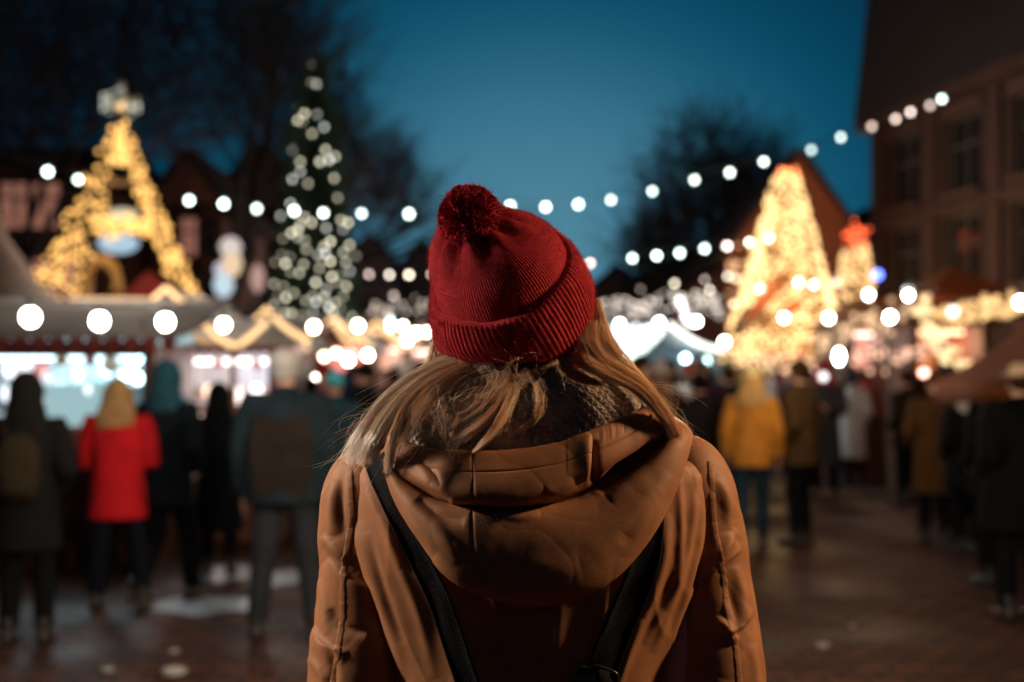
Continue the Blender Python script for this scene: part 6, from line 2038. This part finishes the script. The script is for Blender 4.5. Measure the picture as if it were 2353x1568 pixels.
# light of the near bulbs and lit structures, plus added rim and gable lamps
for k, (u, v, d, w_, c) in enumerate([(70, 729, 5.6, 5, (1, .90, .78)), (300, 735, 6.2, 15, (1, .88, .76)), (514, 747, 7.6, 5, (1, .92, .82)), (780, 752, 10.0, 9, (1, .85, .7)),
                                      (1515, 742, 12.8, 24, (1, .90, .78)), (1850, 731, 9.9, 34, (1, .74, .42)), (2045, 729, 9.6, 8, (1, .7, .45)), (2330, 640, 7.0, 2.0, (1, .7, .45))]):
    lamp('bulb_light', P(u, v - 14, d - .25), w_, c, .08)
lamp('festoon_or_fill_light', P(300, 560, 11.2), 64, (1, .84, .70), .15)
lamp('festoon_or_fill_light', P(520, 600, 13.5), 40, (1, .84, .70), .15)
lamp('festoon_or_fill_light', P(1190, 640, 4.6), 170, (1, .82, .66), .10)  # added rim lamp hidden behind her head; no bulb hangs there
lamp('festoon_or_fill_light', P(1640, 690, 4.2), 120, (1, .70, .42), .10)  # second added rim lamp, for the right edge of her hair
lamp('tower_light', P(277, 430, 16.8), 110, (1, .55, .2), .5)
lamp('cone_or_gable_light', P(1806, 640, 19.6), 170, (1, .62, .26), .6)
lamp('cone_or_gable_light', P(1740, 520, 33.0), 420, (1, .5, .26), .6)  # added lamp behind the cone to brighten the gable front
lamp('cone_or_gable_light', P(1925, 540, 33.0), 300, (1, .5, .26), .6)  # second added lamp on the gable, not light of the cone
lamp('square_light', P(1985, 740, 19.0), 105, (1, .52, .34), .5)
lamp('square_light', P(2210, 560, 13.6), 26, (1, .5, .28), .5)
lamp('square_light', P(420, 600, 26.0), 130, (1, .5, .32), .5)
lamp('square_light', P(900, 650, 44.0), 700, (1, .7, .6), .6)
# ------------------------------------------------------------------ sky, lamps, camera
w = bpy.data.worlds.new('World'); S.world = w; w.use_nodes = True
nt = w.node_tree
tc = nt.nodes.new('ShaderNodeTexCoord')
nrm = nt.nodes.new('ShaderNodeVectorMath'); nrm.operation = 'NORMALIZE'
nt.links.new(tc.outputs['Generated'], nrm.inputs[0])
dot = nt.nodes.new('ShaderNodeVectorMath'); dot.operation = 'DOT_PRODUCT'
el, az = math.radians(6.0), math.radians(1.0)
dot.inputs[1].default_value = (math.sin(az) * math.cos(el), math.cos(az) * math.cos(el), math.sin(el))
sq = nt.nodes.new('ShaderNodeVectorMath'); sq.operation = 'MULTIPLY'; sq.inputs[1].default_value = (.78, 1, 1)
nt.links.new(nrm.outputs[0], sq.inputs[0])
nr2 = nt.nodes.new('ShaderNodeVectorMath'); nr2.operation = 'NORMALIZE'
nt.links.new(sq.outputs[0], nr2.inputs[0])
nt.links.new(nr2.outputs[0], dot.inputs[0])
acs = nt.nodes.new('ShaderNodeMath'); acs.operation = 'ARCCOSINE'
nt.links.new(dot.outputs['Value'], acs.inputs[0])
mr = nt.nodes.new('ShaderNodeMapRange')
mr.inputs['From Min'].default_value = 0; mr.inputs['From Max'].default_value = math.radians(31)
nt.links.new(acs.outputs[0], mr.inputs['Value'])
rp = nt.nodes.new('ShaderNodeValToRGB')
rp.color_ramp.interpolation = 'B_SPLINE'
els = rp.color_ramp.elements
els[0].position = 0; els[0].color = (.090, .250, .345, 1)
els[1].position = 1; els[1].color = (.0015, .009, .022, 1)
for pos_, c in ((.18, (.055, .20, .30)), (.36, (.0, .085, .155)), (.55, (.0025, .032, .072)), (.75, (.002, .014, .034))):
    e = els.new(pos_); e.color = (*c, 1)
nt.links.new(mr.outputs[0], rp.inputs['Fac'])
nt.links.new(rp.outputs['Color'], nt.nodes['Background'].inputs['Color'])
nt.nodes['Background'].inputs['Strength'].default_value = 1.0

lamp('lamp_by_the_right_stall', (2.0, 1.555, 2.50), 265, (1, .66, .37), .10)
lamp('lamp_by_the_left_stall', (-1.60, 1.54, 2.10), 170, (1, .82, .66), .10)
lamp('festoon_or_fill_light', (.7, -2.6, 2.9), 3, (1, .86, .74), .10)  # added dim fill lamp behind the camera; no festoon is built there

cam = bpy.data.cameras.new('camera')
co = bpy.data.objects.new('camera', cam); COL.objects.link(co)
co.location = (0, 0, EYE); co.rotation_euler = (PI / 2, 0, 0)
cam.lens = 40; cam.sensor_width = 36; cam.shift_y = 76 / 2353
cam.clip_end = 1000; cam.clip_start = .05
cam.dof.use_dof = True; cam.dof.focus_distance = 1.40; cam.dof.aperture_fstop = 2.4
S.camera = co
S.render.engine = 'CYCLES'
S.view_settings.view_transform = 'Standard'; S.view_settings.look = 'None'
S.view_settings.exposure = 0; S.view_settings.gamma = 1
S.cycles.use_denoising = True
S.cycles.sample_clamp_indirect = 2.5
S.cycles.max_bounces = 6
S.cycles.caustics_reflective = False; S.cycles.caustics_refractive = False
